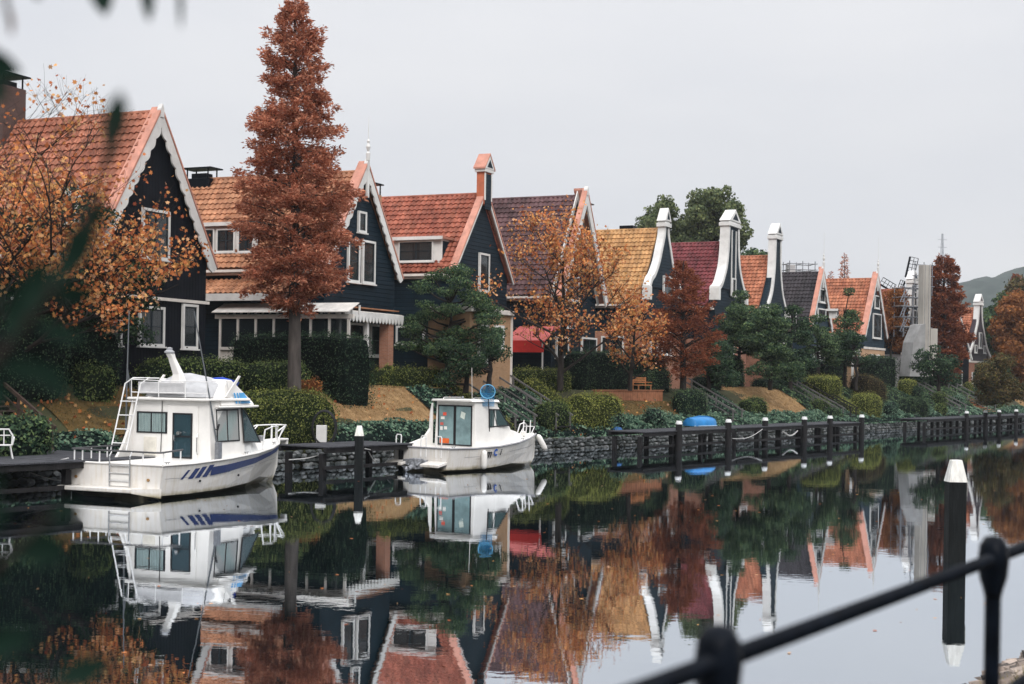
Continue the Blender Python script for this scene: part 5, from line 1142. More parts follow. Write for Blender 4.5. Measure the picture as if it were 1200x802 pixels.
# ================================================================ boats
HULLW = mat('gelcoat_white', (.70, .68, .655), .28, .07, 1.2, coat=.3)
def grime(m):
    N = m.node_tree.nodes; L = m.node_tree.links; b = N['Principled BSDF']; old = b.inputs['Base Color'].links[0].from_socket; tc = N['Texture Coordinate']
    sx = N.new('ShaderNodeSeparateXYZ'); L.new(tc.outputs['Object'], sx.inputs[0]); n = N.new('ShaderNodeTexNoise'); n.inputs['Scale'].default_value = 3.; n.inputs['Detail'].default_value = 8; L.new(tc.outputs['Object'], n.inputs[0])
    a = N.new('ShaderNodeMath'); a.operation = 'MULTIPLY_ADD'; a.inputs[1].default_value = -.22; L.new(n.outputs['Fac'], a.inputs[0]); L.new(sx.outputs[2], a.inputs[2])
    r = N.new('ShaderNodeValToRGB'); r.color_ramp.elements[0].position = 0.; r.color_ramp.elements[1].position = .16; r.color_ramp.elements[0].color = (.24, .22, .15, 1); r.color_ramp.elements[1].color = (1, 1, 1, 1)
    e = r.color_ramp.elements.new(.05); e.color = (.66, .62, .5, 1); L.new(a.outputs[0], r.inputs[0])
    mp = N.new('ShaderNodeMapping'); mp.inputs['Scale'].default_value = (5, 5, .5); L.new(tc.outputs['Object'], mp.inputs[0]); n2 = N.new('ShaderNodeTexNoise'); n2.inputs['Scale'].default_value = 2.; n2.inputs['Detail'].default_value = 7; L.new(mp.outputs[0], n2.inputs[0])
    r2 = N.new('ShaderNodeValToRGB'); r2.color_ramp.elements[0].position = .30; r2.color_ramp.elements[1].position = .55; r2.color_ramp.elements[0].color = (.90, .87, .81, 1); r2.color_ramp.elements[1].color = (1, 1, 1, 1); L.new(n2.outputs['Fac'], r2.inputs[0])
    for rr in (r, r2):
        mx = N.new('ShaderNodeMix'); mx.data_type = 'RGBA'; mx.blend_type = 'MULTIPLY'; mx.inputs['Factor'].default_value = 1; L.new(old, mx.inputs[6]); L.new(rr.outputs[0], mx.inputs[7]); old = mx.outputs[2]
    L.new(old, b.inputs['Base Color'])
grime(HULLW)
DECKW = mat('cabin_white', (.74, .725, .70), .4, .06, 1.5)
STRIPE = mat('navy_stripe', (.018, .035, .13), .35, .1, 3.)
LBLUE = mat('light_blue_panel', (.06, .28, .55), .35, .1, 3.)
TIN = glassmat('boat_glass', (.03, .07, .085), .38)
RAILW = mat('white_rail', (.7, .7, .7), .3); INOX = mat('stainless', (.5, .5, .5), .25, .1, 5., metal=.9)
RUB = mat('black_rubber', (.02, .02, .022), .5)
def hull(T, L_, secs, name='hull', m_=HULLW):
    """secs: (y, half beam at sheer, sheer z, half beam at chine, chine z, keel z)"""
    S_ = []
    for y, hb, zs_, cb, zc, kz in secs:
        R_ = [(0, y, kz), (cb, y, zc), (cb+(hb-cb)*.45, y, zc+(zs_-zc)*.45), (cb+(hb-cb)*.85, y, zc+(zs_-zc)*.85), (hb, y, zs_)]
        S_.append([(-a, b_, c) for a, b_, c in R_[::-1]]+R_[1:])
    mb = MB().loft(S_, caps=True)
    n = len(S_[0])
    return mb.build(name, m_, T, smooth=False, bevel=.015)
def interp(secs, y):
    ys = [q[0] for q in secs]; return [float(np.interp(y, ys, [q[i] for q in secs])) for i in range(1, 6)]
def sidestripe(T, secs, y0, y1, f0, f1, name, m_, th=.024, sides=(1, -1), n=24, g0=None, g1=None):
    """band on the topsides between height fractions f0..f1 (at y0) and g0..g1 (at y1)"""
    g0 = f0 if g0 is None else g0; g1 = f1 if g1 is None else g1; mb = MB()
    for sg in sides:
        A = []
        for i in range(n+1):
            q = i/n; y = y0+(y1-y0)*q; hb, zs_, cb, zc, kz = interp(secs, y)
            for f in (f0+(g0-f0)*q, f1+(g1-f1)*q): A.append((sg*(cb+(hb-cb)*f+th), y, zc+(zs_-zc)*f))
        mb.add(A, [((2*i, 2*i+2, 2*i+3, 2*i+1) if sg > 0 else (2*i, 2*i+1, 2*i+3, 2*i+2)) for i in range(n)])
    return mb.build(name, m_, T)
def fillet_window(T, pts, nrm, m_frame, m_glass, curt=None, fr=.05, name='window', bars=()):
    """glazed quad: pts in order bottom-left, bottom-right, top-right, top-left; frame proud of glass"""
    p = [Vector(q) for q in pts]; n = Vector(nrm).normalized(); c = sum(p, Vector())/4
    def inset(d): 
        o = []
        for i in range(4):
            a = (p[(i+1) % 4]-p[i]).normalized(); b_ = (p[(i-1) % 4]-p[i]).normalized(); o.append(p[i]+(a+b_)*d/max(.3, math.sin(a.angle(b_)) if a.angle(b_) > 0 else 1))
        return o
    q = inset(fr); mb = MB(); V = [x+n*.025 for x in p]+[x+n*.025 for x in q]+[x+n*.0 for x in p]+[x+n*.0 for x in q]
    Fc = []
    for i in range(4): j = (i+1) % 4; Fc += [(i, j, 4+j, 4+i), (8+i, 8+j, j, i), (4+i, 4+j, 12+j, 12+i)]
    w_ = mb.add(V, Fc).build(name, m_frame, T)
    MB().add([x+n*.012 for x in q], [(0, 1, 2, 3)]).build('pane', m_glass, w_)
    MB().add([x+n*.002 for x in q], [(0, 1, 2, 3)]).build('cabin_interior', mat('cabin_dark', (.06, .10, .11), .6), w_)
    for f in bars:
        a = q[0].lerp(q[1], f); b_ = q[3].lerp(q[2], f); MB().beam(a+n*.014, b_+n*.014, .035, .02).build('mullion', m_frame, w_)
    if curt:
        for c0, c1 in curt:
            mb = MB(); k = 8
            for i in range(k):
                f0 = c0+(c1-c0)*i/k; f1 = c0+(c1-c0)*(i+.85)/k; mb.add([q[0].lerp(q[1], f0)+n*.007, q[0].lerp(q[1], f1)+n*.005, q[3].lerp(q[2], f1)+n*.005, q[3].lerp(q[2], f0)+n*.007], [(0, 1, 2, 3)])
            mb.build('curtain', CURTG, w_)
    return w_
def ring(pts, r, n=8): return MB().tube(pts, r, n)
# ---------------------------------------------------------------- cabin cruiser
B1 = thing('cabin_cruiser', 'white cabin cruiser with flybridge and navy side stripe, moored on the left', 'boat', (-12.80, 46.02, 0), R(66-90)); B1.scale = (1.17, 1, 1)
S1 = [(0, 1.62, 1.10, 1.50, .12, -.35), (1.5, 1.68, 1.10, 1.52, .10, -.40), (3.5, 1.68, 1.17, 1.45, .12, -.45), (5.5, 1.52, 1.28, 1.15, .2, -.45), (7.0, 1.18, 1.38, .72, .32, -.35), (8.3, .68, 1.47, .32, .2, -.35), (9.0, .30, 1.53, .11, .3, -.15), (9.45, .03, 1.58, .015, 1.0, .55)]
hull(B1, 9.4, S1)
sidestripe(B1, S1, 2.55, 9.25, .52, .80, 'side_stripe', STRIPE, g0=.82, g1=.93)
for sg in (1, -1):
    for i, y in enumerate((.95, 1.33, 1.71, 2.11)):
        V = []
        for f, o in ((.50, 0), (.80+.025*i, .32)):
            for dy in (o, o+.27 if i else o+.13): hb, zs_, cb, zc, kz = interp(S1, y+dy); V.append((sg*(cb+(hb-cb)*f+.012), y+dy, zc+(zs_-zc)*f))
        MB().add(V, [(0, 1, 3, 2) if sg > 0 else (0, 2, 3, 1)]).build('stripe_bar', STRIPE, B1)
sidestripe(B1, S1, .2, 8.6, .55, .562, 'pinstripe', mat('grey_line', (.3, .3, .32)), th=.006)
# deck, coaming, rub rail
dk = MB(); A = [(y, hb*.98, zs_) for y, hb, zs_, *_ in S1]
V = []; 
for y, hb, z in A: V += [(-hb, y, z-.01), (-hb*.5, y, z+.05 if y > 5.8 else z-.01), (hb*.5, y, z+.05 if y > 5.8 else z-.01), (hb, y, z-.01)]
dk.add(V, [(4*i+k, 4*i+k+1, 4*i+k+5, 4*i+k+4) for i in range(len(A)-1) for k in range(3)]); dk.build('deck', DECKW, B1)
for sg in (1, -1): MB().tube([(sg*(hb+.01), y, zs_+.0) for y, hb, zs_, *_ in S1], .035, 6).build('rub_rail', DECKW, B1)
MB().tube([(-1.62, -.01, 1.10), (1.62, -.01, 1.10)], .035, 6).build('rub_rail', DECKW, B1)
# transom, swim platform (the hull bottom under it lies in shadow)
MB().box(-1.58, 1.0, -.62, 0., .22, .36).build('swim_platform', HULLW, B1, bevel=.03)
MB().add([(1.0, -.62, .22), (1.6, -.02, .05), (1.6, -.02, .36), (1.0, -.62, .36), (1.0, 0, .1)], [(0, 1, 2, 3), (0, 4, 1), (3, 2, 4), (0, 3, 4)]).build('platform_corner', HULLW, B1)
MB().box(-1.5, 1.5, -.0, .02, -.3, .2).build('transom_shadow_panel', mat('platform_shadow_dark', (.02, .022, .025), .6), B1)  # dark colour paints the shadow under the swim platform
for x in (-1.35, 1.15): MB().tube([(x, -.005, .62), (x, -.03, .62)], .05, 12).build('exhaust_outlet', mat('brass_stain', (.3, .18, .08), .5, .2, 5), B1)
ld = MB()
for x in (-.15, .55): ld.tube([(x, -.05, .35), (x, -.06, 1.35), (x, .05, 1.5)], .02)
for z in (.55, .8, 1.05): ld.tube([(-.15, -.06, z), (.55, -.06, z)], .018)
ld.build('boarding_ladder', INOX, B1)
MB().box(-.15, .5, -.03, -.001, .38, .8).build('transom_door', DECKW, B1, bevel=.01)
# cockpit rail
rl = MB(); rl.tube([(-1.55, 2.4, 1.55), (-1.58, .1, 1.52), (-1.45, .05, 1.52), (1.3, .05, 1.50), (1.45, .2, 1.5), (1.5, 1.2, 1.56)], .03)
rl.build('cockpit_rail', mat('dark_rail', (.07, .07, .075), .4), B1); rp = MB()
for x, y in ((-1.5, .1), (-1.2, .08), (-.6, .08), (.9, .08), (1.45, .3), (1.5, 1.1), (-1.56, 1.0), (-1.56, 1.8)): rp.tube([(x, y, 1.1), (x, y, 1.52)], .022)
rp.build('rail_stanchions', RAILW, B1)
# cabin: body outline in the side view, aft wall at y=2.9
Y0, Z0c, ZR = 2.85, 1.10, 3.12
def slabpoly(sec, name, m_, T=B1, bevel=.03, smooth=False):
    """sec: list of (y, half width, z bottom, z top) cross sections"""
    R_ = []
    for y, hwb, hwt, zb, zt in sec: R_.append([(-hwb, y, zb), (hwb, y, zb), (hwt, y, zt), (-hwt, y, zt)])
    return MB().loft(R_, close=True).build(name, m_, T, bevel=bevel, smooth=smooth)
slabpoly([(Y0, 1.43, 1.34, 1.05, ZR), (4.6, 1.40, 1.28, 1.1, ZR+.02), (5.0, 1.36, 1.2, 1.15, ZR)], 'cabin', DECKW)
slabpoly([(5.0, 1.34, 1.16, 1.15, ZR-.01), (5.45, 1.30, 1.1, 1.2, 2.55), (6.25, 1.12, .9, 1.30, 1.68)], 'cabin_front', mat('cabin_dark_front', (.55, .56, .56), .4))
slabpoly([(6.2, 1.1, .8, 1.3, 1.72), (7.2, .85, .5, 1.4, 1.62), (8.1, .5, .25, 1.46, 1.52)], 'foredeck_trunk', DECKW)
# roof brow
slabpoly([(Y0-.22, 1.46, 1.46, ZR, ZR+.09), (5.2, 1.40, 1.38, ZR, ZR+.09), (5.45, 1.2, 1.18, ZR, ZR+.08)], 'cabin_roof', DECKW)
# side wing buttresses from roof to gunwale at the stern quarter
for sg in (-1,):
    MB().prism([(Y0+.02, 1.05), (Y0+.02, 3.1), (Y0-.10, 2.7), (Y0-.22, 2.1), (Y0-.55, 1.5), (Y0-.9, 1.1)], sg*1.40-.045, sg*1.40+.045, axis='x').build('side_wing', DECKW, B1, bevel=.02)
# aft windows and door: plane y = Y0
yy = Y0-.002
def aft(x0, x1, z0, z1): return [(x0, yy, z0), (x1, yy, z0), (x1, yy, z1), (x0, yy, z1)]
fillet_window(B1, aft(-1.22, -.12, 1.98, 2.72), (0, -1, 0), RUB, TIN, [(.02, .45), (.5, .98)], bars=(.48,))
MB().box(-.10, .98, Y0-.035, Y0-.003, 1.12, 2.95).build('door_surround', DECKW, B1, bevel=.015)
yy = Y0-.037; d = fillet_window(B1, aft(.10, .80, 1.16, 2.70), (0, -1, 0), RUB, glassmat('door_glass', (.02, .05, .07), .6), name='door'); MB().box(.16, .74, Y0-.075, Y0-.063, 1.88, 1.93).build('mid_rail', RUB, d)
MB().tube([(.19, Y0-.06, 1.75), (.19, Y0-.11, 1.78), (.19, Y0-.11, 1.95)], .015).build('door_handle', INOX, d)
MB().box(-.95, -.5, Y0-.03, Y0-.003, 1.2, 1.85).build('locker_door', mat('ivory_panel', (.66, .63, .56), .4), B1, bevel=.01)
# side windows on starboard and port
for sg in (1, -1):
    def sw(y0, y1, z0, z1, y2=None, y3=None):
        f = lambda z: 1.41+(1.30-1.41)*(z-1.1)/2.0
        g = lambda y: -.02*(y-3.4) if y < 4.6 else -.024-(y-4.6)*.12
        return [(sg*(f(z)+g(y)+.004), y, z) for y, z in ((y0, z0), (y1, z0), (y3 or y1, z1), (y2 or y0, z1))]
    q = sw(3.25, 4.62, 1.72, 2.84); fillet_window(B1, q if sg > 0 else [q[1], q[0], q[3], q[2]], (sg, 0, .08), RUB, TIN, [(.03, .44), (.52, .97)], bars=(.48,), name='side_window')
    V = [(sg*1.375, 4.84, 1.66), (sg*1.20, 6.2, 1.60), (sg*1.16, 5.42, 2.60), (sg*1.27, 4.84, 2.92)]
    fillet_window(B1, V if sg > 0 else [V[1], V[0], V[3], V[2]], (sg*1, .16, .12), RUB, TIN, name='front_side_window')
fillet_window(B1, [(1.05, 6.27, 1.72), (-1.05, 6.27, 1.72), (-1.05, 5.12, 3.0), (1.05, 5.12, 3.0)], (0, .75, .66), RUB, TIN, name='windscreen', bars=(.5,))
# flybridge
slabpoly([(3.5, 1.40, 1.30, 2.96, ZR+.12), (4.1, 1.40, 1.18, 2.96, ZR+.74), (4.5, 1.39, 1.12, 2.96, ZR+.72), (5.85, 1.16, 1.06, 2.96, ZR-.02)], 'flybridge_cowl', DECKW)
slabpoly([(3.2, 1.50, 1.50, 2.88, 2.955), (4.8, 1.49, 1.49, 2.88, 2.955), (6.0, 1.24, 1.24, 2.88, 2.955)], 'cowl_brow', DECKW)
for sg in (1, -1):
    MB().prism([(3.7, ZR+.14), (3.95, ZR+.14), (4.6, ZR+.86), (4.48, ZR+.88)], min(sg*1.36, sg*1.39), max(sg*1.36, sg*1.39), axis='x').build('cowl_brace', DECKW, B1, bevel=.01)
    V = []
    for k, (a, b_) in enumerate(((4.3, 4.40), (4.48, 4.60), (4.68, 5.50))):
        cx = lambda y, z: sg*(float(np.interp(y, (4.1, 4.5, 5.85), (1.40, 1.39, 1.16)))-.26*(z-2.96)+.03)
        MB().add([(cx(a, 3.03), a, 3.03), (cx(b_, 3.03), b_, 3.03), (cx(min(b_, 5.1), 3.40), min(b_, 5.1), 3.40), (cx(a, 3.40), a, 3.40)], [(0, 1, 2, 3) if sg > 0 else (3, 2, 1, 0)]).build('blue_panel', LBLUE, B1)
MB().box(-1.2, .45, Y0-.02, Y0+.05, ZR+.22, ZR+.62).build('seat_back', mat('grey_cushion', (.52, .52, .53), .7, .1, 4.), B1, bevel=.02)
cv = []
for y, w_, z in ((2.95, 1.0, .36), (3.3, 1.08, .66), (3.9, 1.12, .92), (4.4, 1.12, .86), (4.9, 1.05, .66), (5.2, .6, .50)):
    cv.append([(-w_, y, ZR+.12), (-w_*.92, y, ZR+z*.7), (-w_*.45, y, ZR+z), (0, y, ZR+z*.98+random.uniform(-.05, .05)), (w_*.4, y, ZR+z*.93), (w_*.9, y, ZR+z*.62), (w_, y, ZR+.12)])
MB().loft(cv).build('helm_cover', mat('grey_cover', (.40, .405, .42), .75, .15, 2.5, bump=.8, bscale=5.), B1, smooth=True)
bl = []
for y, w_, z in ((4.65, .8, .76), (4.85, .95, .82), (5.1, .95, .76), (5.25, .75, .62)): bl.append([(-w_*.3+.2, y, ZR+z-.3), (w_*.4+.2, y, ZR+z-.34), (w_*.9+.2, y, ZR+z-.12), (w_*.4+.2, y, ZR+z), (-w_*.3+.2, y, ZR+z-.05)])
MB().loft(bl, close=True).build('blue_tarp', mat('blue_tarp', (.01, .05, .36), .5, .3, 5., bump=.5), B1, smooth=True)
fr = MB()
for pts in ([(-1.35, 2.72, ZR+.1), (-1.35, 2.7, ZR+.72), (-1.3, 3.6, ZR+.76)], [(1.35, 2.72, ZR+.1), (1.35, 2.7, ZR+.66), (1.3, 3.9, ZR+.7), (1.25, 4.2, ZR+.1)], [(-1.35, 2.7, ZR+.7), (.0, 2.66, ZR+.66), (1.35, 2.7, ZR+.66)], [(-1.35, 2.7, ZR+.26), (1.35, 2.7, ZR+.26)], [(-.35, 2.7, ZR+.1), (-.35, 2.68, ZR+.66)], [(.6, 2.7, ZR+.1), (.6, 2.68, ZR+.66)]): fr.tube(pts, .016)
fr.build('flybridge_rail', RAILW, B1)
# radar arm
MB().loft([[(-.22, 3.0, ZR+.3), (.25, 3.0, ZR+.3), (.25, 3.5, ZR+.3), (-.22, 3.5, ZR+.3)], [(-.1, 3.05, ZR+.9), (.14, 3.05, ZR+.9), (.14, 3.35, ZR+.9), (-.1, 3.35, ZR+.9)], [(-.18, 2.9, ZR+1.45), (-.0, 2.9, ZR+1.45), (-.0, 3.1, ZR+1.45), (-.18, 3.1, ZR+1.45)], [(-.22, 2.82, ZR+1.6), (-.02, 2.82, ZR+1.6), (-.02, 3.05, ZR+1.62), (-.22, 3.05, ZR+1.62)]], close=True).build('radar_mast', DECKW, B1, bevel=.03)
MB().lathe([(.05, 0), (.15, .02), (.16, .07), (.09, .12), (.09, .2), (.02, .22)], (-.14, 2.93, ZR+1.6), 14).build('mast_light', mat('grey_plastic', (.35, .36, .38), .5), B1)
# ladder to the flybridge, port quarter
lp = MB()
for x in (-1.62, -1.06): lp.tube([(x, 2.05, 1.35), (x+.04, 2.35, 2.5), (x+.10, 2.62, ZR+.55), (x+.3, 2.75, ZR+.75), (x+.45, 3.1, ZR+.75)], .022)
for i in range(4): q = .15+.25*i; lp.tube([(-1.60, 2.05+.5*q, 1.35+1.9*q), (-1.03, 2.05+.5*q, 1.35+1.9*q)], .02)
lp.build('flybridge_ladder', RAILW, B1)
# outriggers
def rod(T, pts, name='outrigger_pole'): return MB().tube(pts, [.035-.02*i/(len(pts)-1) for i in range(len(pts))], 8).build(name, mat('pole_grey', (.11, .12, .13), .4), T)
rod(B1, [(1.60, 3.0, 1.35), (1.40, 2.8, 3.2), (1.02, 2.45, 6.15)]); rod(B1, [(-1.66, 2.9, 1.3), (-1.69, 2.95, 3.5), (-1.68, 3.0, 6.2)])
for x in (1.6, -1.64): MB().box(x-.07, x+.07, 2.9, 3.1, 1.1, 1.75).build('pole_bracket', METAL, B1, bevel=.01)
rod(B1, [(-1.5, 3.0, 2.9), (-1.52, 2.7, ZR+1.2)], 'flag_staff')
# searchlight, horn
MB().tube([(.4, 2.75, 2.02), (.4, 2.62, 2.02)], .06, 10).build('deck_light', INOX, B1)
# bow rail
def side_pts(sg, ys, dz, inn=.06):
    o = []
    for y, d_ in zip(ys, dz): hb, z, *_ = interp(S1, y); o.append((sg*max(hb-inn, .02), y, z+d_))
    return o
br = MB()
for sg in (1, -1):
    br.tube(side_pts(sg, (6.1, 6.35, 7.4), (.05, .72, .74))+[(sg*.75, 8.1, 2.12), (sg*.62, 8.25, 1.9), (sg*.55, 8.9, 2.1), (sg*.25, 9.55, 2.12), (0, 9.7, 2.12)], .026)
    for y in (7.2, 8.0): a = side_pts(sg, (y,), (0,))[0]; br.tube([a, (a[0], a[1], a[2]+.74)], .02)
    br.tube([side_pts(sg, (8.2,), (0,))[0], (sg*.5, 8.95, 2.1)], .022); br.tube([side_pts(sg, (9.2,), (0,))[0], (sg*.28, 9.5, 2.12)], .022); br.tube([side_pts(sg, (8.9,), (0,))[0], (sg*.58, 8.35, 1.95)], .02)
br.build('bow_rail', RAILW, B1)
MB().box(-.14, .14, 9.0, 9.95, 1.52, 1.60).box(-.1, .1, 9.85, 10.0, 1.36, 1.52).build('bow_roller', DECKW, B1, bevel=.02)
MB().tube([(.0, 8.3, 1.55), (0, 8.3, 1.75)], .12, 10).build('windlass', METAL, B1, bevel=.02)
for y, z in ((2.0, .5), (4.4, .55)): hb, zs_, cb, zc, kz = interp(S1, y); MB().tube([(cb+(hb-cb)*.5, y, z), (cb+(hb-cb)*.5+.03, y, z)], .04, 8).build('hull_vent', RUB, B1)
# ---------------------------------------------------------------- small fishing boat
B2 = thing('fishing_boat', 'small white fishing boat with sliding glass cabin doors, moored in the middle', 'boat', (-3.88, 61.1, 0), R(49-90)); B2.scale = (1.13, 1, 1)
S2_ = [(0, 1.50, 1.02, 1.36, .10, -.3), (1.5, 1.54, 1.00, 1.38, .08, -.35), (3.2, 1.5, 1.04, 1.25, .12, -.4), (4.8, 1.25, 1.16, .9, .22, -.35), (6.2, .78, 1.30, .52, .14, -.35), (7.1, .36, 1.40, .20, .22, -.22), (7.6, .05, 1.46, .02, .8, .35)]
hull(B2, 7.6, S2_)
V = []
for y, hb, zs_, *_ in S2_: V += [(-hb*.98, y, zs_-.01), (hb*.98, y, zs_-.01)]
MB().add(V, [(2*i, 2*i+1, 2*i+3, 2*i+2) for i in range(len(S2_)-1)]).build('deck', DECKW, B2)
GL = mat('grey_line', (.3, .3, .32))
for sg in (1, -1): MB().tube([(sg*(hb+.01), y, zs_) for y, hb, zs_, *_ in S2_], .04, 6).build('rub_rail', GL if sg > 0 else DECKW, B2)
sidestripe(B2, S2_, 1.0, 7.2, .58, .60, 'hull_crease', GL, th=.006, g0=.66, g1=.68)
MB().tube([(-1.5, -.01, 1.02), (1.5, -.01, 1.02)], .04, 6).build('rub_rail', GL, B2)
for x0, x1 in ((-1.45, -.55), (.45, 1.4)):
    MB().add([(x0, 0, .34), (x1, 0, .34), (x1, -.55, .22), (x0, -.55, .22), (x0, 0, .46), (x1, 0, .46), (x1, -.55, .34), (x0, -.55, .34)], [(0, 1, 2, 3), (7, 6, 5, 4), (3, 2, 6, 7), (0, 3, 7, 4), (1, 5, 6, 2)]).build('stern_step', HULLW, B2, bevel=.02)
# stern drive
T_ = mat('outdrive_grey', (.20, .21, .23), .5, .4, 8., bump=.5)
o = MB().loft([[(x*a, -.05-y_, z) for x, z in ((-1, .1), (1, .1), (1, .55), (-1, .55))] for a, y_ in ((.22, 0), (.25, .25), (.16, .45))], close=True)
o.tube([(0, -.3, .5), (0, -.5, .2), (0, -.8, .1)], [.14, .12, .08], 10).tube([(.2, -.1, .5), (.22, -.5, .25)], .05).tube([(-.2, -.1, .5), (-.22, -.5, .25)], .05)
o.build('stern_drive', T_, B2, bevel=.02)
MB().lathe([(.05, -.1), (.1, 0), (.04, .12)], (0, -.85, .12), 10).build('propeller_hub', METAL, B2); pp = MB()
for k in range(3):
    a = k*2*PI/3; pp.add([(0, -.82, .12), (.16*math.cos(a), -.84, .12+.16*math.sin(a)), (.24*math.cos(a+.5), -.9, .12+.24*math.sin(a+.5)), (.12*math.cos(a+.9), -.86, .12+.12*math.sin(a+.9))], [(0, 1, 2, 3)])
pp.build('propeller', METAL, B2)
MB().box(-.7, -.3, -.28, -.02, .25, .5).build('trim_tab', T_, B2, bevel=.02); MB().box(.3, .42, -.2, -.02, .2, .5).build('trim_tab', T_, B2, bevel=.02)
# cabin
Yc, ZT = 2.15, 2.98
slabpoly([(Yc, 1.12, 1.02, .98, ZT), (3.5, 1.12, 1.0, 1.0, ZT), (3.75, 1.1, .95, 1.05, ZT-.1)], 'cabin', DECKW, B2)
slabpoly([(3.75, 1.08, .92, 1.05, ZT-.12), (4.75, .98, .86, 1.15, 1.78)], 'cabin_front', DECKW, B2)
slabpoly([(4.7, .98, .8, 1.1, 1.76), (5.6, .7, .5, 1.2, 1.62), (6.3, .45, .3, 1.28, 1.40)], 'foredeck_trunk', DECKW, B2)
slabpoly([(Yc-.28, 1.12, 1.05, ZT, ZT+.10), (3.7, 1.1, 1.0, ZT, ZT+.10), (3.95, .95, .85, ZT-.06, ZT+.0)], 'cabin_roof', DECKW, B2, bevel=.04)
for sg in (1, -1): MB().prism([(Yc+.03, .98), (Yc+.03, 2.9), (Yc-.08, 2.4), (Yc-.12, 1.75), (Yc-.5, 1.35), (Yc-1.4, 1.12), (Yc-2.05, 1.0)], sg*1.28-.06, sg*1.28+.06, axis='x').build('side_wing', DECKW, B2, bevel=.02) if sg < 0 else None
yy = Yc-.004; dg = glassmat('pale_door_glass', (.06, .12, .13), .55)
for x0, x1 in ((-.92, -.02), (.0, .90)):
    d = fillet_window(B2, [(x0, yy, 1.04), (x1, yy, 1.04), (x1, yy, 2.82), (x0, yy, 2.82)], (0, -1, 0), RUB, dg, name='sliding_door', fr=.055)
    d.children[1].data.materials[0] = mat('cabin_pale', (.16, .24, .25), .7, .3, 1.5)
    if x0 < -.5:
        for (a, z, w_, h_, c) in ((-.55, 2.42, .18, .14, (.7, .1, .06)), (-.66, 2.24, .2, .12, (.7, .7, .66)), (-.7, 1.98, .16, .12, (.55, .12, .1)), (-.72, 1.78, .14, .16, (.75, .75, .72)), (-.5, 1.80, .16, .14, (.75, .75, .72))):
            MB().box(a-w_/2, a+w_/2, yy-.03, yy-.02, z-h_/2, z+h_/2).build('sticker', mat('sticker_%d' % int(c[1]*100), c, .6), d)
        MB().box(-.8, -.3, yy-.03, yy-.021, 1.12, 1.34).build('orange_bag', mat('orange_fabric', (.6, .12, .03), .8), d)
    else: MB().add([(.28, yy-.022, 2.3), (.5, yy-.022, 2.2), (.56, yy-.022, 2.48), (.34, yy-.022, 2.56)], [(0, 1, 2, 3)]).build('paper_notice', mat('paper', (.6, .66, .6), .8), d)
for sg in (1, -1):
    f = lambda z: 1.12-.10*(z-1)/2+.004
    V = [(sg*(f(1.9)-.0), 3.0, 1.86), (sg*(f(1.9)-.10), 4.52, 1.90), (sg*(f(2.7)-.055), 3.82, 2.66), (sg*f(2.7), 3.05, 2.68)]
    fillet_window(B2, V if sg > 0 else [V[1], V[0], V[3], V[2]], (sg, .06, .06), RUB, glassmat('green_glass', (.01, .05, .05), .75), name='side_window', bars=(.38,))
fillet_window(B2, [(.86, 4.78, 1.84), (-.86, 4.78, 1.84), (-.8, 3.88, 2.76), (.8, 3.88, 2.76)], (0, .72, .7), RUB, TIN, name='windscreen')
for x in (-1.2, .15, .95):
    q = MB(); q.tube([(x-.14, .0, .62), (x-.14, .02, 1.45), (x-.1, .03, 1.52), (x+.1, .03, 1.52), (x+.14, .02, 1.45), (x+.14, .0, .62 if x > 0 else 1.1)], .026); q.build('stern_rail', RAILW, B2)
b2 = MB()
for sg in (1, -1):
    b2.tube([(sg*.55, 5.5, 1.25), (sg*.60, 5.75, 1.95), (sg*.55, 6.1, 2.02), (sg*.5, 6.35, 1.9), (sg*.45, 6.35, 1.35)], .026)
    b2.tube([(sg*.18, 7.0, 1.4), (sg*.18, 7.05, 2.1)], .026); b2.tube([(sg*.30, 6.9, 1.4), (sg*.28, 7.2, 1.8), (sg*.1, 7.3, 1.8), (0, 7.3, 1.8)], .022)
b2.tube([(-.9, 4.9, 1.75), (-.8, 5.4, 1.8)], .02); b2.build('bow_rail', RAILW, B2)
MB().tube([(.15, 6.6, 1.38), (.15, 6.6, 1.6)], .1, 8).box(-.1, .1, 6.4, 6.8, 1.36, 1.5).build('windlass', DECKW, B2, bevel=.02)
def fender(T, x, y, z, tilt, lab=None):
    c = Vector((x, y, z)); d = Vector(tilt).normalized(); pr = [(.03, -.42), (.10, -.36), (.125, -.25), (.125, .25), (.10, .36), (.03, .42)]
    o = MB().tube([c+d*q for r_, q in pr], [r_ for r_, q in pr], 12).build('fender', DECKW, T, smooth=True); return o
fender(B2, .28, 7.75, 1.05, (.3, .45, -1)); hb, zs_, cb, zc, kz = interp(S2_, 2.1); fender(B2, hb+.06, 2.1, .5, (0, 0, 1)); 
# logo: dark m, blue crescent, dark i
def text_mesh(txt, size, name, m_, T, loc, rot, ext=.004, shear=.2):
    c = bpy.data.curves.new(name, 'FONT'); c.body = txt; c.size = size; c.extrude = ext; c.offset = .012; c.shear = shear; o = bpy.data.objects.new(name, c); COL.objects.link(o)
    dg_ = bpy.context.evaluated_depsgraph_get(); me = bpy.data.meshes.new_from_object(o.evaluated_get(dg_)); bpy.data.objects.remove(o); bpy.data.curves.remove(c)
    me.materials.clear(); me.materials.append(m_); q = bpy.data.objects.new(name, me); COL.objects.link(q); q.parent = T; q.location = loc; q.rotation_euler = rot; return q
def onside(y, f, out=.02): hb, zs_, cb, zc, kz = interp(S2_, y); return Vector((cb+(hb-cb)*f+out, y, zc+(zs_-zc)*f))
a = onside(2.55, .60); b_ = onside(4.2, .60); ang = math.atan2(b_.y-a.y, b_.x-a.x); lean = math.atan2(.2, .9)
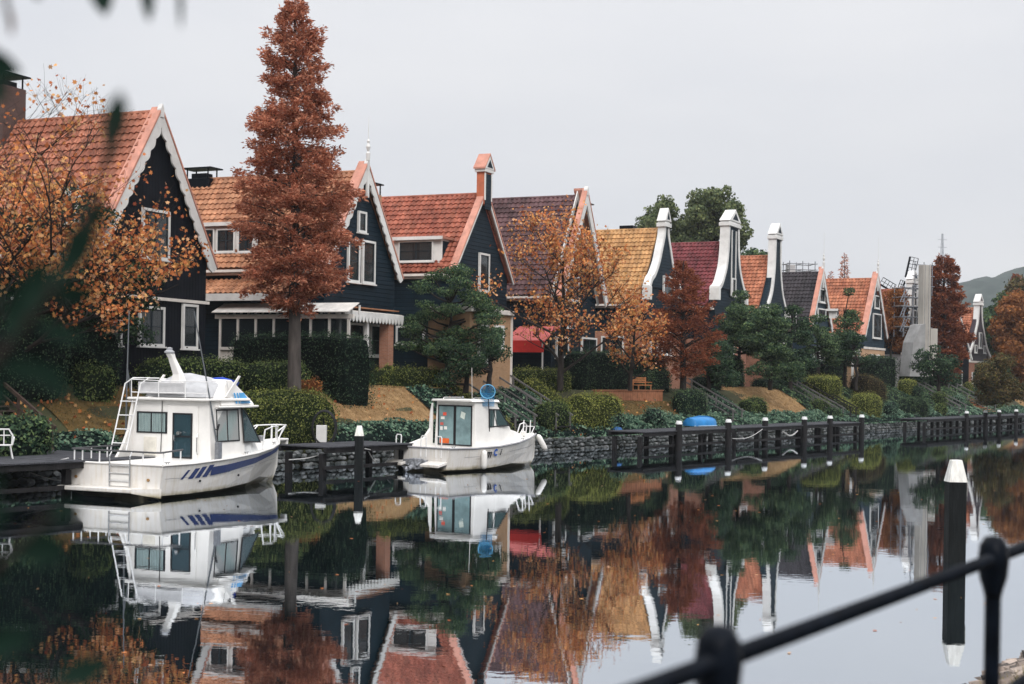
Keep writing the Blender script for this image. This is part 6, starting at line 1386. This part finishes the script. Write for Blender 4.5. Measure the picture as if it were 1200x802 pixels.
text_mesh('m', .55, 'logo_letter', RUB, B2, onside(2.32, .52, .06), (R(90)+.2, 0, ang)); text_mesh('i', .42, 'logo_letter', RUB, B2, onside(3.3, .58, .06), (R(90)+.2, 0, ang))
text_mesh('c', .64, 'logo_crescent', mat('logo_blue', (.02, .10, .42), .4), B2, onside(2.86, .58, .06), (R(90)+.18, 0, ang), shear=-.1)
# hand net on the cabin roof: a thing held by the boat
NB_ = thing('hand_net', 'round blue landing net standing upright on the roof of the small fishing boat', 'net', P(571, 500, 62.2), 0)
c = P(571, 459, 62.2)-P(571, 500, 62.2); NBL = mat('net_blue', (.03, .22, .42), .6, .2, 5.)
MB().tube([(c.x+.32*math.cos(a), .12*math.sin(a), c.z+.30*math.sin(a)) for a in np.linspace(-PI/2, 1.5*PI, 26)], .022, 6, cap=False).build('hoop', mat('hoop_blue', (.12, .35, .55), .5), NB_)
MB().tube([(c.x+.02, 0, c.z-.30), (c.x+.05, 0, c.z-.6), (c.x+.1, 0, c.z-1.75)], .022, 6).build('handle', RUB, NB_); nt = MB()
for i in range(-5, 6):
    f = i/5.5; l_ = math.sqrt(1-f*f); nt.tube([(c.x+.32*f, 0, c.z+.3*l_), (c.x+.30*f, .12, c.z-.15), (c.x+.27*f, .14, c.z-.62)], .007, 4); nt.tube([(c.x-.32*l_, 0, c.z+.3*f), (c.x, .12, c.z+.3*f-.12), (c.x+.32*l_, 0, c.z+.3*f)], .007, 4)
for z in (.1, .2, .3, .4, .5, .6): nt.tube([(c.x-.28, .13, c.z-z), (c.x+.28, .13, c.z-z)], .007, 4)
nt.build('netting', NBL, NB_)
V = [(c.x+.3*f, .14, c.z-.05-.62*(j)) for j in (0, 1) for f in (-1, 1)]; MB().add(V, [(0, 1, 3, 2)]).build('net_bag', glassmat('net_bag', (.03, .2, .38), .45, .8), NB_)
# ---------------------------------------------------------------- ropes, hose stand, garden chair
ROPE = mat('pale_rope', (.42, .42, .42), .9, .2, 20)
def rope(lab, a, b_, sag, r=.022):
    a = Vector(a); b_ = Vector(b_); pts = [a.lerp(b_, i/12)-Vector((0, 0, sag*math.sin(PI*i/12))) for i in range(13)]; return props(MB().tube(pts, r, 6).build('mooring_rope', ROPE), lab, 'rope', 'mooring ropes')
rope('pale rope from the stern of the cabin cruiser to the left dock, upper one', P(80, 537, 46.8), P(-8, 545, 46.4), .12)
rope('pale rope from the stern of the cabin cruiser to the left dock, lower one', P(80, 565, 46.8), P(18, 546, 47.5), .1)
rope('pale rope from the cruiser bow to the dock between the boats', P(338, 539, 56.5), P(388, 528, 59), .1)
rope('slack rope hanging from the fishing boat stern to the square post', P(458, 533, 62), P(430, 527, 59.5), .55)
rope('thin rope from the square post to the fishing boat stern', P(427, 526, 59), P(458, 528, 62), .05)
rope('pale rope slung between two posts of the dinghy dock', P(858, 514, 84.5), P(893, 503, 91), .25)
rope('pale bundled rope hanging off the edge of the long dock', P(917, 506, 94), P(934, 505, 96), .3, .05)
# black hoop and white box
q = OB(378, 524, 3.9); T = thing('hose_stand', 'white box with a black coiled hose on a stand between the two boats', 'hose stand', (q.x, q.y, .95), 0)
sc_ = q.y/F
MB().box(-8*sc_/1, 4*sc_, -.15, .1, .0+.12, .12+20*sc_).build('box', WHITE, T, bevel=.02)
hs = MB()
for k in range(3): hs.tube([(.05+(13+k*.8)*sc_*math.cos(a), -.2+.06*k, .78+(19+k*.6)*sc_*math.sin(a)) for a in np.linspace(0, 2*PI, 28)], .03, 6, cap=False)
hs.build('hose', RUB, T); MB().box(-.03, .03, .1, .16, 0, 1.2).build('stand', BLACKM, T)
q = P(4, 543, 46.6); T = thing('garden_chair', 'white ornate metal chair on the dock at the left edge', 'chair', (q.x, q.y, 1.17), .4); IR = mat('white_iron', (.6, .6, .6), .5)
MB().tube([(-.25, .2, .45), (-.27, .24, .75), (-.15, .26, .95), (.15, .26, .95), (.27, .24, .75), (.25, .2, .45)], .03).tube([(-.2, .25, .75), (.2, .25, .75)], .02).tube([(0, .25, .45), (0, .26, .95)], .02).build('backrest', IR, T)
MB().lathe([(.25, .42), (.27, .44), (.25, .46)], (0, 0, 0), 16).build('seat', IR, T)
for x, y in ((-.2, -.2), (.2, -.2), (-.2, .2), (.2, .2)): MB().tube([(x*.9, y*.9, .43), (x*1.1, y*1.1, .2), (x*1.3, y*1.3, 0)], .022).build('leg', IR, T)
for sg in (-1, 1): MB().tube([(sg*.26, .22, .68), (sg*.3, 0, .70), (sg*.28, -.2, .62), (sg*.24, -.2, .45)], .022).build('armrest', IR, T)
q = OB(722, 505, 4.7); props(MB().loft([[(x, y*w_, z*h_) for y, z in ((-1, 0), (1, 0), (.7, 1), (-.7, 1))] for x, w_, h_ in ((-.35, .12, .1), (-.1, .22, .22), (.2, .2, .18), (.4, .08, .08))], close=True).build('folded_tarp', mat('tarp_blue', (.03, .1, .25), .6), None, loc=(q.x, q.y, 1.0), rz=.5), 'small crumpled dark blue tarp on top of the stone wall left of the dinghy dock', 'tarp')
# more fittings on the boats
for B, Sx, cl in ((B1, S1, ((.4, 1), (.4, -1), (4.9, 1), (4.9, -1), (8.0, 1), (8.0, -1))), (B2, S2_, ((.4, 1), (.4, -1), (5.6, 1), (5.6, -1)))):
    for y, sg in cl:
        hb, z, *_ = interp(Sx, y); x = sg*(hb-.12); MB().tube([(x, y-.13, z+.08), (x, y+.13, z+.08)], .018, 6).tube([(x, y-.05, z), (x, y-.05, z+.08)], .014, 6).tube([(x, y+.05, z), (x, y+.05, z+.08)], .014, 6).build('cleat', INOX, B)
MB().tube([(.75, 2.3, ZT+.1), (.75, 2.25, ZT+1.5)], .010, 5).build('antenna', DECKW, B2)
MB().lathe([(.05, 0), (.06, .06), (.05, .12), (.0, .14)], (0, 2.6, ZT+.1), 10).build('mast_light', METAL, B2)
for sg in (-1, 1): MB().tube([(sg*.8, 2.3, ZT+.1), (sg*.8, 2.35, ZT+.17), (sg*.8, 3.5, ZT+.17), (sg*.8, 3.55, ZT+.1)], .015, 6).build('roof_grab_rail', INOX, B2)
for sg in (-1, 1): MB().tube([(sg*1.0, 3.0, 2.98), (sg*1.42, 3.2, 2.86)], .012, 5).build('stay', INOX, B1)
MB().tube([(.98, Y0-.03, 1.3), (.98, Y0-.08, 1.4), (.98, Y0-.08, 1.9), (.98, Y0-.03, 2.0)], .015, 6).build('grab_handle', INOX, B1)
MB().tube([(-.3, Y0-.03, 3.1), (-.3, Y0-.03, 2.2), (-.33, Y0-.03, 1.3)], .012, 5).build('cable', RUB, B1)
MB().tube([(1.35, 3.1, 2.2), (1.5, 3.1, 2.15), (1.52, 3.15, 2.35)], .03, 8).build('side_lamp', RUB, B1)
MB().box(-.35, .35, 6.7, 7.3, 1.66, 1.70).build('deck_hatch', TIN, B1, bevel=.01)
# a few leaves afloat
C = []
for _ in range(170):
    D_ = random.uniform(19, 62); px_ = random.uniform(-20, 1180); k_ = (px_-600)/F
    if D_*(DX-DY*k_) < 7 or D_*(DX-DY*k_) > BANK-3: continue
    C.append((k_*D_, D_, .006))
C = np.array(C); v, f = lobed(C, .10); v[:, 2] = .004+.10*(v[:, 2]-.006)+.006
props(mesh_obj('floating_leaves', v, f, LM['amber'][1]), 'small fallen leaves floating here and there on the still canal', 'leaves', kind='stuff')
